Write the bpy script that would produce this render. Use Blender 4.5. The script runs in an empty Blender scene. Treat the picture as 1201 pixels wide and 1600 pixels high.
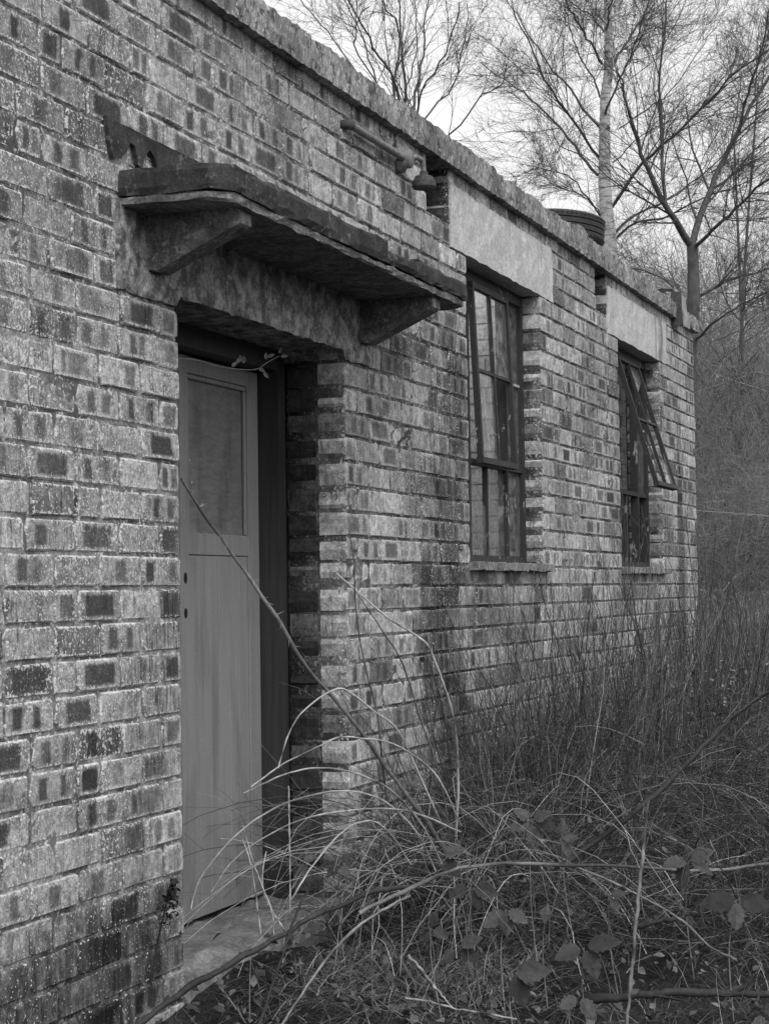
import bpy, math, random
import numpy as np

rng = np.random.default_rng(7)
random.seed(7)
SC = bpy.context.scene
COL = SC.collection

# ------------------------------------------------------------------ camera
FPX, PAN, TILT, ROLL = 2959.8, .3430, .0418, -.0141          # focal length in pixels of a 1201 x 1600 frame
CAM = np.array([-4.8157, -2.3296, -.031])

def cam_basis():
    f = np.array([math.cos(PAN) * math.cos(TILT), math.sin(PAN) * math.cos(TILT), math.sin(TILT)])
    r = np.array([math.sin(PAN), -math.cos(PAN), 0.])
    u = np.cross(r, f)
    c, s = math.cos(ROLL), math.sin(ROLL)
    return c * r + s * u, -s * r + c * u, f
RT, UP, FW = cam_basis()
cam = bpy.data.cameras.new('camera')
cam.sensor_fit = 'VERTICAL'; cam.sensor_height = 36; cam.sensor_width = 27
cam.lens = FPX / 1600 * 36
cam.clip_start = .05; cam.clip_end = 3000
co = bpy.data.objects.new('camera', cam); COL.objects.link(co)
from mathutils import Matrix, Vector
co.matrix_world = Matrix(((RT[0], UP[0], -FW[0], CAM[0]), (RT[1], UP[1], -FW[1], CAM[1]), (RT[2], UP[2], -FW[2], CAM[2]), (0, 0, 0, 1)))
SC.camera = co

# ------------------------------------------------------------------ sky, sun, exposure
SUN = np.array([-.60, -.52, .82]); SUN /= np.linalg.norm(SUN)
w = bpy.data.worlds.new('World'); SC.world = w; w.use_nodes = True
wt = w.node_tree; wt.nodes.clear()
sky = wt.nodes.new('ShaderNodeTexSky'); sky.sky_type = 'NISHITA'; sky.sun_disc = False
sky.sun_elevation = math.asin(SUN[2]); sky.sun_rotation = math.atan2(SUN[0], SUN[1])
sky.air_density = 1.0; sky.dust_density = 7.0; sky.ozone_density = 1.0
bw = wt.nodes.new('ShaderNodeRGBToBW'); bg = wt.nodes.new('ShaderNodeBackground'); wo = wt.nodes.new('ShaderNodeOutputWorld')
bg.inputs['Strength'].default_value = .15
pw = wt.nodes.new('ShaderNodeMath'); pw.operation = 'POWER'; pw.inputs[1].default_value = .35          # an even overcast: the clear sky's differences flattened
ml = wt.nodes.new('ShaderNodeMath'); ml.operation = 'MULTIPLY'; ml.inputs[1].default_value = 3.6
wt.links.new(sky.outputs[0], bw.inputs[0]); wt.links.new(bw.outputs[0], pw.inputs[0]); wt.links.new(pw.outputs[0], ml.inputs[0]); wt.links.new(ml.outputs[0], bg.inputs['Color']); wt.links.new(bg.outputs[0], wo.inputs[0])
sl = bpy.data.lights.new('sun', 'SUN'); sl.energy = 1.0; sl.angle = math.radians(20); sl.color = (1, 1, 1)
so = bpy.data.objects.new('sun', sl); COL.objects.link(so)
so.rotation_euler = Vector(-SUN).to_track_quat('-Z', 'Y').to_euler(); so.location = (-6, -8, 12)
SC.view_settings.view_transform = 'Standard'; SC.view_settings.look = 'None'
SC.view_settings.gamma = 1; SC.view_settings.use_curve_mapping = False
SC.view_settings.exposure = 0.5
SC.cycles.max_bounces = 3; SC.cycles.diffuse_bounces = 2; SC.cycles.transparent_max_bounces = 6

# ------------------------------------------------------------------ helpers: geometry
def ray(px, py): return RT * ((px - 600.5) / FPX) + UP * ((800 - py) / FPX) + FW
def at(px, py, d): return CAM + ray(px, py) * d                       # a point at a given distance
def onY(px, py, Y): r = ray(px, py); return CAM + r * ((Y - CAM[1]) / r[1])
def project(P):
    q = np.asarray(P, float) - CAM
    z = q @ FW
    return 600.5 + FPX * (q @ RT) / z, 800 - FPX * (q @ UP) / z, z

def mesh_obj(name, V, F, mat, parent=None, smooth=False):
    me = bpy.data.meshes.new(name)
    V = np.asarray(V, float)
    me.from_pydata(V.tolist(), [], [tuple(f) for f in F]); me.update()
    if smooth: me.polygons.foreach_set('use_smooth', [True] * len(me.polygons))
    if mat: me.materials.append(mat)
    o = bpy.data.objects.new(name, me); COL.objects.link(o)
    if parent: o.parent = parent
    return o

def fast_mesh(name, V, F, mat, parent=None, smooth=False, tone=None):
    """V (n,3), F (m,k) all faces with k corners; big meshes"""
    me = bpy.data.meshes.new(name); V = np.ascontiguousarray(V, np.float32); F = np.ascontiguousarray(F, np.int32)
    k = F.shape[1]
    me.vertices.add(len(V)); me.vertices.foreach_set('co', V.ravel())
    me.loops.add(F.size); me.loops.foreach_set('vertex_index', F.ravel())
    me.polygons.add(len(F)); me.polygons.foreach_set('loop_start', np.arange(0, F.size, k, dtype=np.int32))
    me.polygons.foreach_set('loop_total', np.full(len(F), k, np.int32))
    if smooth: me.polygons.foreach_set('use_smooth', np.ones(len(F), bool))
    if tone is not None:
        a = me.attributes.new('tone', 'FLOAT', 'POINT'); a.data.foreach_set('value', np.asarray(tone, np.float32))
    me.update(); me.validate()
    me.materials.append(mat)
    o = bpy.data.objects.new(name, me); COL.objects.link(o)
    if parent: o.parent = parent
    return o

def empty(name, loc=(0, 0, 0)):
    o = bpy.data.objects.new(name, None); COL.objects.link(o); o.location = loc; o.empty_display_size = .2
    return o
def tag(o, label=None, cat=None, group=None, kind=None):
    if label: o['label'] = label
    if cat: o['category'] = cat
    if group: o['group'] = group
    if kind: o['kind'] = kind
    return o

BOXF = [(0, 3, 2, 1), (4, 5, 6, 7), (0, 1, 5, 4), (1, 2, 6, 5), (2, 3, 7, 6), (3, 0, 4, 7)]
class MB:
    def __init__(s): s.V = []; s.F = []
    def add(s, V, F):
        b = len(s.V); s.V += [tuple(v) for v in V]; s.F += [tuple(i + b for i in f) for f in F]; return s
    def box(s, a, b, bev=0):
        (x0, y0, z0), (x1, y1, z1) = a, b
        if not bev:
            return s.add([(x0, y0, z0), (x1, y0, z0), (x1, y1, z0), (x0, y1, z0), (x0, y0, z1), (x1, y0, z1), (x1, y1, z1), (x0, y1, z1)], BOXF)
        e = bev; V = []; F = []
        for (xx0, xx1, yy0, yy1, z) in ((x0 + e, x1 - e, y0 + e, y1 - e, z0), (x0, x1, y0, y1, z0 + e), (x0, x1, y0, y1, z1 - e), (x0 + e, x1 - e, y0 + e, y1 - e, z1)):
            V += [(xx0 + e, yy0, z), (xx1 - e, yy0, z), (xx1, yy0 + e, z), (xx1, yy1 - e, z), (xx1 - e, yy1, z), (xx0 + e, yy1, z), (xx0, yy1 - e, z), (xx0, yy0 + e, z)]
        F.append(tuple(range(7, -1, -1))); F.append(tuple(range(24, 32)))
        for l in range(3):
            for i in range(8):
                j = (i + 1) % 8; F.append((l * 8 + i, l * 8 + j, l * 8 + 8 + j, l * 8 + 8 + i))
        return s.add(V, F)
    def bar(s, p, q, wx, wy, ref=(0, 1, 0)):
        """rectangular bar from p to q; wy along ref"""
        p = np.array(p, float); q = np.array(q, float); t = q - p; t /= np.linalg.norm(t)
        r = np.array(ref, float); r -= t * (r @ t); r /= np.linalg.norm(r); u = np.cross(t, r)
        V = []
        for c in (p, q):
            for a, b in ((-1, -1), (1, -1), (1, 1), (-1, 1)): V.append(c + u * a * wx / 2 + r * b * wy / 2)
        return s.add(V, BOXF)
    def prism(s, poly, x0, x1):
        """poly in (y,z), extruded along x"""
        n = len(poly); V = [(x0, y, z) for y, z in poly] + [(x1, y, z) for y, z in poly]
        F = [tuple(range(n)), tuple(range(2 * n - 1, n - 1, -1))] + [(i, i + n, (i + 1) % n + n, (i + 1) % n) for i in range(n)]
        return s.add(V, F)
    def lathe(s, prof, c, axis=(0, 0, 1), n=20):
        ax = np.array(axis, float); ax /= np.linalg.norm(ax)
        r = np.array((1, 0, 0)) if abs(ax[0]) < .9 else np.array((0, 1, 0)); r = r - ax * (r @ ax); r /= np.linalg.norm(r); u = np.cross(ax, r)
        V = []
        for rad, h in prof:
            for i in range(n):
                a = 2 * math.pi * i / n; V.append(np.array(c) + ax * h + (r * math.cos(a) + u * math.sin(a)) * rad)
        F = [(k * n + i, k * n + (i + 1) % n, (k + 1) * n + (i + 1) % n, (k + 1) * n + i) for k in range(len(prof) - 1) for i in range(n)]
        return s.add(V, F)
    def obj(s, name, mat, parent=None, smooth=False): return mesh_obj(name, s.V, s.F, mat, parent, smooth)

def smooth_path(pts, n):
    """Catmull-Rom resample"""
    P = np.asarray(pts, float)
    if len(P) == 2: P = np.array([P[0], (P[0] + P[1]) / 2, P[1]])
    P = np.vstack([2 * P[0] - P[1], P, 2 * P[-1] - P[-2]])
    m = len(P) - 3; out = []
    for t in np.linspace(0, m - 1e-6, n):
        i = int(t); u = t - i; a, b, c, d = P[i:i + 4]
        out.append(.5 * (2 * b + (c - a) * u + (2 * a - 5 * b + 4 * c - d) * u * u + (3 * b - a - 3 * c + d) * u ** 3))
    return np.array(out)

def tubes(P, R, sides=3):
    """P (m,n,3), R (m,n) -> V,F of m tubes"""
    m, n, _ = P.shape
    T = np.empty_like(P); T[:, 1:-1] = P[:, 2:] - P[:, :-2]; T[:, 0] = P[:, 1] - P[:, 0]; T[:, -1] = P[:, -1] - P[:, -2]
    T /= np.linalg.norm(T, axis=2, keepdims=True) + 1e-12
    ref = np.zeros((m, 1, 3)); main = np.abs(P[:, -1] - P[:, 0]); k = np.argmin(main, axis=1); ref[np.arange(m), 0, k] = 1
    A = np.cross(T, ref); A /= np.linalg.norm(A, axis=2, keepdims=True) + 1e-12; B = np.cross(T, A)
    ang = np.arange(sides) * 2 * math.pi / sides
    V = P[:, :, None, :] + R[:, :, None, None] * (A[:, :, None, :] * np.cos(ang)[None, None, :, None] + B[:, :, None, :] * np.sin(ang)[None, None, :, None])
    idx = np.arange(m * n * sides).reshape(m, n, sides); nx = np.roll(idx, -1, axis=2)
    F = np.stack([idx[:, :-1], nx[:, :-1], nx[:, 1:], idx[:, 1:]], -1).reshape(-1, 4)
    return V.reshape(-1, 3), F
def join(parts):
    V = []; F = []; b = 0
    for v, f in parts: V.append(v); F.append(f + b); b += len(v)
    return np.vstack(V), np.vstack(F)
def path_tube(pts, r0, r1, n=24, sides=6):
    P = smooth_path(pts, n)[None]; R = np.linspace(r0, r1, n)[None]; return tubes(P, R, sides)

def spawn(P, R, k, tmin, lf, ang, up, wig, n=5, rf=.6, rend=.35, rmin=.0012, tmax=1., lmin=.0):
    """k children on every parent branch"""
    m, pn, _ = P.shape; seg = np.linalg.norm(P[:, 1:] - P[:, :-1], axis=2).sum(1)
    t = rng.uniform(tmin, tmax, (m, k)); x = t * (pn - 1); i = np.minimum(x.astype(int), pn - 2); u = (x - i)[..., None]
    mi = np.arange(m)[:, None]
    p0 = P[mi, i] * (1 - u) + P[mi, i + 1] * u; tg = P[mi, i + 1] - P[mi, i]; tg /= np.linalg.norm(tg, axis=2, keepdims=True) + 1e-9
    r0 = (R[mi, i] * (1 - u[..., 0]) + R[mi, i + 1] * u[..., 0]) * rf * rng.uniform(.6, 1, (m, k))
    q = rng.normal(size=(m, k, 3)); q -= tg * (q * tg).sum(2, keepdims=True); q /= np.linalg.norm(q, axis=2, keepdims=True)
    a = rng.uniform(ang[0], ang[1], (m, k))[..., None]
    d = tg * np.cos(a) + q * np.sin(a); d[..., 2] += up; d /= np.linalg.norm(d, axis=2, keepdims=True)
    L = np.maximum(seg[:, None] * rng.uniform(lf[0], lf[1], (m, k)) * (1.15 - .6 * t), lmin)
    M = m * k; d = d.reshape(M, 3); p = p0.reshape(M, 3); L = L.reshape(M, 1) / (n - 1); out = [p]
    for s in range(n - 1):
        d = d + rng.normal(size=(M, 3)) * wig; d[:, 2] += up * .25; d /= np.linalg.norm(d, axis=1, keepdims=True)
        p = p + d * L; out.append(p)
    r = np.maximum(r0.reshape(M, 1), rmin) * np.linspace(1, rend, n)[None]
    return np.stack(out, 1), np.maximum(r, rmin * .6)

# ------------------------------------------------------------------ helpers: materials (all greys: the photograph is black and white)
class NT:
    def __init__(s, name, rough=.9, spec=.3):
        s.m = bpy.data.materials.new(name); s.m.use_nodes = True; s.t = s.m.node_tree; s.t.nodes.clear()
        s.out = s.t.nodes.new('ShaderNodeOutputMaterial'); s.b = s.t.nodes.new('ShaderNodeBsdfPrincipled')
        s.b.inputs['Roughness'].default_value = rough; s.b.inputs['Specular IOR Level'].default_value = spec
        s.t.links.new(s.b.outputs[0], s.out.inputs[0]); s._pos = None
    def n(s, typ, ins=None, out=0, **pr):
        nd = s.t.nodes.new(typ)
        for k, v in pr.items(): setattr(nd, k, v)
        for k, v in (ins or {}).items():
            if hasattr(v, 'is_linked'): s.t.links.new(v, nd.inputs[k])
            else: nd.inputs[k].default_value = v
        return nd.outputs[out]
    def pos(s):
        if s._pos is None: s._pos = s.n('ShaderNodeNewGeometry')
        return s._pos
    def obj(s): return s.n('ShaderNodeTexCoord', out=3)
    def rnd(s): return s.n('ShaderNodeObjectInfo', out=5)
    def attr(s, name, out=2): return s.n('ShaderNodeAttribute', out=out, attribute_name=name)
    def scale(s, v, xyz): return s.n('ShaderNodeVectorMath', {0: v, 1: xyz}, operation='MULTIPLY')
    def noise(s, v, sc, d=3, r=.6, dist=0): return s.n('ShaderNodeTexNoise', {'Vector': v, 'Scale': sc, 'Detail': d, 'Roughness': r, 'Distortion': dist})
    def vor(s, v, sc): return s.n('ShaderNodeTexVoronoi', {'Vector': v, 'Scale': sc})
    def m_(s, op, a, b=0., c=0.): return s.n('ShaderNodeMath', {0: a, 1: b, 2: c}, operation=op)
    def mul(s, a, b): return s.m_('MULTIPLY', a, b)
    def add(s, a, b): return s.m_('ADD', a, b)
    def sub(s, a, b): return s.m_('SUBTRACT', a, b)
    def mix(s, f, a, b): return s.n('ShaderNodeMix', {0: f, 2: a, 3: b}, data_type='FLOAT')
    def step(s, v, lo, hi, a=0., b=1.): return s.n('ShaderNodeMapRange', {0: v, 1: lo, 2: hi, 3: a, 4: b}, interpolation_type='SMOOTHSTEP')
    def sep(s, v): nd = s.t.nodes.new('ShaderNodeSeparateXYZ'); s.t.links.new(v, nd.inputs[0]); return nd.outputs
    def done(s, col, bump=None, strength=.4, dist=.004, rough=None):
        if hasattr(col, 'is_linked'): s.t.links.new(col, s.b.inputs['Base Color'])
        else: s.b.inputs['Base Color'].default_value = (col, col, col, 1)
        if bump is not None:
            s.t.links.new(s.n('ShaderNodeBump', {'Height': bump, 'Strength': strength, 'Distance': dist}), s.b.inputs['Normal'])
        if rough is not None: s.t.links.new(rough, s.b.inputs['Roughness'])
        return s.m

def stains(N, P, xyz, spots):
    """dark weathering stains with a ragged outline: spots (x, z, rx, rz, amount)"""
    tot = 0.
    rag = N.noise(P, 9, 4, .65); strk = N.noise(N.scale(P, (38, 38, 3.5)), 1, 2, .6)
    for x, z, rx, rz, a in spots:
        dx = N.m_('DIVIDE', N.sub(xyz[0], x), rx); dz = N.m_('DIVIDE', N.sub(xyz[2], z), rz)
        d = N.m_('SQRT', N.add(N.mul(dx, dx), N.mul(dz, dz)))
        k = N.mul(N.step(N.add(d, N.mul(N.sub(rag, .5), 1.6)), .35, 1.05, a, 0.), 1.)
        tot = N.m_('MAXIMUM', k, tot)
    return N.mul(tot, N.step(strk, .30, .58, .62, 1.))
WALL_STAINS = [(2.58, .72, .26, .42, .95), (2.30, -.20, .36, .50, .95), (3.0, -.12, .5, .2, .7), (1.95, .95, .2, .22, .6), (2.46, .2, .30, .75, .85), (2.50, -.55, .34, .6, .95), (2.25, 1.0, .25, .35, .5), (7.42, .2, .17, 1.1, .9), (7.35, -.6, .22, .8, 1.),
               (-.55, -1.0, .8, .26, .95), (5.0, .95, .35, .4, .35), (.75, 1.42, .14, .3, .45), (4.9, -.9, 3., .35, .6),
               (-.75, 1.15, .4, .45, .35), (-.72, -.55, .35, .1, .35), (1.45, 1.5, .12, .2, .3), (1.62, .62, .12, .08, .6)]

def mat_brick():
    N = NT('brick', .93, .2); g = N.pos(); P = g; xyz = N.sep(P)
    uv = N.sep(N.attr('buv', 1)); m1 = N.sep(N.attr('bm1', 1)); m2 = N.sep(N.attr('bm2', 1)); tone = N.attr('tone')
    fine = N.noise(P, 210, 2, .7); mid = N.noise(P, 48, 3, .7); big = N.noise(P, 2.7, 3, .6); blo = N.noise(P, 19, 3, .7); sm = N.noise(P, 4.2, 3, .6)
    u = N.add(uv[0], N.mul(N.sub(blo, .5), .16)); v = N.add(uv[1], N.mul(N.sub(mid, .5), .22))
    def bar(m):
        a = N.step(N.sub(m[1], N.m_('ABSOLUTE', N.sub(u, m[0]))), -.045, .045)
        b = N.step(N.sub(.36, N.m_('ABSOLUTE', N.sub(v, .5))), -.06, .09)
        return N.mul(N.mul(a, b), m[2])
    dark = N.m_('MAXIMUM', bar(m1), bar(m2))
    c = N.mul(N.mul(tone, N.step(mid, .28, .72, .60, 1.3)), N.step(blo, .3, .7, .64, 1.2))
    c = N.mul(c, N.step(fine, .3, .7, .72, 1.26))
    c = N.mul(c, N.step(big, .3, .7, .85, 1.12))
    c = N.mix(N.mul(dark, .95), c, N.mul(.034, N.step(fine, .3, .7, .5, 1.7)))
    strk = N.noise(N.scale(P, (75, 75, 8)), 1, 2, .65)
    c = N.mul(c, N.sub(1., N.mul(N.step(strk, .54, .66), N.step(sm, .46, .62, 0, .62))))
    pit = N.mul(N.step(N.noise(P, 125, 2, .5), .34, .27), N.step(sm, .4, .6, 1., .25))
    c = N.mul(c, N.sub(1., N.mul(pit, .75)))
    hol = N.step(N.noise(P, 13, 3, .6), .745, .775); c = N.mix(hol, c, .012)
    c = N.mul(c, N.sub(1., N.mul(stains(N, P, xyz, WALL_STAINS), .85)))
    grime = N.mul(N.step(N.noise(P, 1.5, 5, .68), .50, .66), N.step(strk, .30, .62, .25, 1.)); c = N.mul(c, N.sub(1., N.mul(grime, .55)))
    # lichen: pale specks, most of all on the left and close to the joints
    edge = N.m_('MAXIMUM', N.step(N.m_('ABSOLUTE', N.sub(v, .5)), .30, .5), N.mul(.7, N.step(N.m_('ABSOLUTE', N.sub(u, .5)), .42, .5)))
    dens = N.add(N.mul(N.step(xyz[0], .35, -.5), .045), N.mul(N.step(big, .60, .38), .06))
    dens = N.add(dens, N.mul(edge, N.step(xyz[0], 1.2, .1, .055, .11))); dens = N.sub(dens, N.mul(dark, .05)); dens = N.mul(dens, N.step(xyz[2], -.95, -.5, .3, 1.))
    lich = N.step(N.add(N.noise(P, 130, 1, .55), dens), .685, .735)
    lich2 = N.step(N.add(N.noise(P, 58, 2, .6), N.mul(dens, 1.1)), .705, .755)
    L = N.mul(N.mul(N.m_('MAXIMUM', lich, lich2), N.step(xyz[1], .05, .02)), N.sub(1., N.mul(dark, .8)))
    c = N.mix(N.mul(L, .85), c, N.step(fine, .2, .8, .48, .78))
    h = N.add(N.add(N.mul(mid, .7), N.mul(fine, .5)), N.add(N.mul(pit, -1.0), N.mul(L, .35)))
    return N.done(c, h, .55, .004)

def mat_mortar():
    N = NT('mortar', .97, .1); P = N.pos(); xyz = N.sep(P)
    n1 = N.noise(P, 70, 4, .7); n2 = N.noise(P, 4, 4, .6); n3 = N.noise(P, 16, 4, .65)
    c = N.mix(N.step(n2, .38, .62), .10, .28); c = N.mul(c, N.step(xyz[0], .3, 1.6, 1., .55)); c = N.mul(c, N.step(n1, .3, .7, .65, 1.35))
    wh = N.mul(N.step(N.noise(P, 85, 3, .6), .52, .62), N.step(n3, .40, .56))
    c = N.mix(N.mul(wh, N.step(xyz[0], .3, 1.6, .9, .6)), c, .62)
    c = N.mul(c, N.sub(1., N.mul(stains(N, P, xyz, WALL_STAINS), .7)))
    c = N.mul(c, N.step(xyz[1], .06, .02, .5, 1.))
    return N.done(c, n1, .6, .006)

def mat_concrete(name, a, b, mossy=0., pale=0., stainy=.5, sc=1., spots=None):
    N = NT(name, .95, .15); P = N.pos(); xyz = N.sep(P)
    n1 = N.noise(P, 9 * sc, 5, .65); n2 = N.noise(P, 60 * sc, 4, .7); n3 = N.noise(P, 190, 2, .6)
    c = N.mix(N.step(n1, .3, .7), a, b); c = N.mul(c, N.step(n2, .25, .75, .75, 1.25)); c = N.mul(c, N.step(n3, .3, .7, .80, 1.20))
    if stainy:
        s = N.noise(N.scale(P, (22, 22, 2.2)), 1, 4, .65)
        c = N.mul(c, N.sub(1., N.mul(N.step(s, .52, .72), stainy)))
    if spots: c = N.mul(c, N.sub(1., N.mul(stains(N, P, xyz, spots), .9)))
    if mossy:
        mo = N.step(N.add(N.noise(P, 14, 5, .7), N.mul(N.noise(P, 55, 3, .6), .25)), .58, .70)
        c = N.mix(N.mul(mo, mossy), c, N.mul(.055, N.step(n2, .3, .7, .5, 1.6)))
    if pale:
        li = N.mul(N.step(N.noise(P, 48, 4, .65), .55, .63), N.step(N.noise(P, 7, 3, .6), .42, .6))
        c = N.mix(N.mul(li, pale), c, .48)
    return N.done(c, N.add(n2, N.mul(n3, .4)), .5, .005)

def mat_wood(name, a, b, grain=(1, 1, 1), sc=30, rough=.6, stain=.3, spec=.3):
    N = NT(name, rough, spec); P = N.pos(); q = N.scale(P, grain)
    g = N.noise(q, sc, 4, .6, .6); s = N.noise(N.scale(P, (9, 9, 1.6)), 1, 5, .65); f = N.noise(P, 120, 2, .6)
    c = N.mix(N.step(g, .3, .7), a, b); c = N.mul(c, N.sub(1., N.mul(N.step(s, .48, .68), stain))); c = N.mul(c, N.step(f, .2, .8, .92, 1.08))
    return N.done(c, g, .25, .002)

def mat_plain(name, a, b, sc=40, rough=.8, spec=.3, bump=.3, metal=0.):
    N = NT(name, rough, spec); P = N.pos(); n1 = N.noise(P, sc, 5, .65)
    N.b.inputs['Metallic'].default_value = metal
    return N.done(N.mix(N.step(n1, .3, .7), a, b), n1, bump, .003)

def mat_plant(name, a, b, rough=.75, sc=6., spec=.25):
    """per-stem tone stored on the mesh, between a and b"""
    N = NT(name, rough, spec); t = N.attr('tone'); n1 = N.noise(N.pos(), sc * 10, 3, .6)
    c = N.mul(N.mix(t, a, b), N.step(n1, .25, .75, .7, 1.3))
    return N.done(c)

def mat_leaf(name, a, b):
    N = NT(name, .42, .5); o = N.obj(); xyz = N.sep(o)
    r = N.rnd()
    vein = N.n('ShaderNodeTexWave', {'Vector': N.n('ShaderNodeCombineXYZ', {0: N.add(N.mul(N.m_('ABSOLUTE', xyz[1]), -.9), xyz[0]), 1: 0., 2: 0.}), 'Scale': 38., 'Distortion': 0.}, out=1)
    rib = N.step(N.m_('ABSOLUTE', xyz[1]), .0035, .001)
    c = N.mix(r, a, b); c = N.mul(c, N.step(N.noise(N.pos(), 60, 4, .6), .3, .7, .75, 1.25))
    c = N.mul(c, N.step(vein, .2, .8, .85, 1.12)); c = N.mix(N.mul(rib, .5), c, .22)
    return N.done(c, vein, .8, .004)

def mat_glass():
    N = NT('dirty_glass', .08, .5); P = N.pos()
    d = N.step(N.add(N.noise(P, 18, 5, .7), N.mul(N.noise(P, 140, 2, .6), .3)), .5, .9, .05, .40)
    tr = N.t.nodes.new('ShaderNodeBsdfTransparent'); mx = N.t.nodes.new('ShaderNodeMixShader')
    N.b.inputs['Base Color'].default_value = (.30, .30, .30, 1)
    N.t.links.new(d, mx.inputs[0]); N.t.links.new(tr.outputs[0], mx.inputs[1]); N.t.links.new(N.b.outputs[0], mx.inputs[2]); N.t.links.new(mx.outputs[0], N.out.inputs[0])
    return N.m

def mat_birch():
    N = NT('birch_bark', .8, .25); P = N.pos()
    b = N.noise(N.scale(P, (7, 7, 26)), 1, 4, .6); k = N.noise(N.scale(P, (2.2, 2.2, 3.2)), 1, 4, .65); f = N.noise(P, 40, 3, .6)
    c = N.mix(N.step(b, .50, .62), .52, .26); c = N.mix(N.step(k, .57, .63), c, .05); c = N.mul(c, N.step(f, .2, .8, .8, 1.15))
    return N.done(c, b, .3, .01)

def mat_ground():
    N = NT('ground', .97, .1); P = N.pos()
    n1 = N.noise(P, 1.6, 6, .65); n2 = N.noise(P, 22, 5, .75); n3 = N.noise(P, 90, 3, .7)
    c = N.mix(N.step(n1, .35, .65), .014, .042); c = N.mix(N.step(N.sep(P)[0], 8.2, 9.6), c, N.mix(N.step(n1, .35, .65), .07, .14)); c = N.mul(c, N.step(n2, .25, .75, .45, 1.6)); c = N.mul(c, N.step(n3, .25, .75, .6, 1.4))
    return N.done(c, N.add(n2, N.mul(n3, .5)), .9, .03)

M_brick = mat_brick(); M_mortar = mat_mortar()
M_lint = mat_concrete('pale_concrete', .40, .54, 0, 0, .22, 1., [(6.86, 1.5, .08, .4, .7), (6.72, 1.5, .04, .4, .4)])
def mat_coping():
    N = NT('coping_concrete', .95, .15); P = N.pos()
    a = N.noise(P, 24, 5, .7); b = N.noise(N.scale(P, (1, 1, .7)), 55, 4, .7); d = N.noise(P, 5, 3, .6); f = N.noise(P, 190, 2, .6)
    c = N.mix(N.step(d, .35, .65), .14, .26)
    c = N.mix(N.mul(N.step(a, .50, .60), .85), c, .045)
    c = N.mix(N.mul(N.step(N.add(b, N.mul(N.sub(d, .5), .25)), .53, .62), .8), c, .46)
    c = N.mul(c, N.step(f, .25, .75, .7, 1.3))
    return N.done(c, N.add(b, a), .5, .005)
M_cop = mat_coping()
M_can = mat_concrete('canopy_concrete', .09, .24, .6, .35, .45, 1.6)
M_dlint = mat_concrete('lintel_render', .13, .40, .75, .3, .4, 1.9)
M_felt = mat_concrete('roofing_felt', .028, .062, .0, .22, .3, 1.5)
M_step = mat_concrete('step_concrete', .13, .22, .3, .1, .2)
M_sill = mat_concrete('sill_concrete', .16, .26, .35, .2, .3)
M_roof = mat_concrete('roof_concrete', .12, .2)
M_plaster = mat_concrete('inner_plaster', .46, .62, .25, 0, .25)
M_door = mat_wood('door_paint', .185, .225, (14, 14, .55), 3., .62, .24)
M_ply = mat_wood('plywood', .115, .175, (5, 5, 19), 2.6, .5, .3)
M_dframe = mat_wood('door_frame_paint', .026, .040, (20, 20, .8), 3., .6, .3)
def mat_flaking():
    N = NT('window_paint', .7, .3); P = N.pos()
    f = N.step(N.add(N.noise(N.scale(P, (1, 1, .45)), 42, 4, .65), N.mul(N.sub(N.noise(P, 5, 2, .5), .5), .5)), .66, .70); g = N.noise(P, 80, 3, .6)
    return N.done(N.mul(N.mix(f, .030, .26), N.step(g, .2, .8, .7, 1.3)), f, .4, .002)
M_win = mat_flaking()
M_winp = mat_plain('flaked_white_paint', .20, .46, 30, .8)
M_metal = mat_plain('rusty_iron', .03, .07, 60, .75, .4)
M_metalp = mat_plain('painted_pipe', .10, .22, 55, .65, .4)
M_rub = mat_plain('tyre_rubber', .018, .035, 30, .7, .35)
M_tin = mat_plain('tin_sheet', .12, .30, 14, .55, .4)
M_hole = mat_plain('lock_hole', .004, .006)
M_glass = mat_glass(); M_birch = mat_birch(); M_ground = mat_ground()
M_twig = mat_plain('twig_bark', .045, .11, 20, .85, .2)
M_bark = mat_plain('grey_bark', .06, .12, 9, .9, .2)
M_cane = mat_plant('cane', .03, .40)
M_dark = mat_plant('dark_stick', .015, .05)
M_grass = mat_plant('dry_grass', .016, .42, .8)
M_wood = mat_plant('far_twigs', .07, .30, .9, 2.)
M_leaf = mat_leaf('bramble_leaf', .07, .19)
M_gleaf = mat_plant('small_leaf', .035, .18, .6)
M_mark = mat_plain('black_pen', .01, .02)

# ------------------------------------------------------------------ the ground
def smst(a, b, x): t = np.clip((x - a) / (b - a), 0, 1); return t * t * (3 - 2 * t)
def ground_h(X, Y):
    X = np.asarray(X, float); Y = np.asarray(Y, float)
    h = -1.17 + .025 * np.sin(X * 2.1 + Y * 1.3) + .02 * np.sin(X * 4.7 - Y * 3.1) + .015 * np.sin(Y * 6.3 + X)
    bank = smst(8.6, 15, X) * 1.05 + smst(14, 44, X) * 3.6
    lump = smst(8.6, 11, X) * (1 - smst(20, 30, X)) * (.10 * np.sin(X * 1.9 + 1) * np.sin(Y * 2.3) + .07 * np.sin(X * 3.7 + Y * 2.9))
    out = smst(.5, 3., -Y) * smst(3, 9, X) * .25
    back = smst(6, 25, Y) * .5
    return h + bank + lump + out + back
xs = np.unique(np.concatenate([np.arange(-6, 18, .14), np.arange(18, 46, .7), -6 - np.geomspace(.3, 1400, 26), 46 + np.geomspace(1, 1400, 26)]))
ys = np.unique(np.concatenate([np.arange(-4, 5, .14), np.arange(5, 24, .8), np.arange(-20, -4, .8), -20 - np.geomspace(1, 1400, 22), 24 + np.geomspace(1, 1400, 22)]))
GX, GY = np.meshgrid(xs, ys, indexing='ij'); GZ = ground_h(GX, GY)
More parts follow.
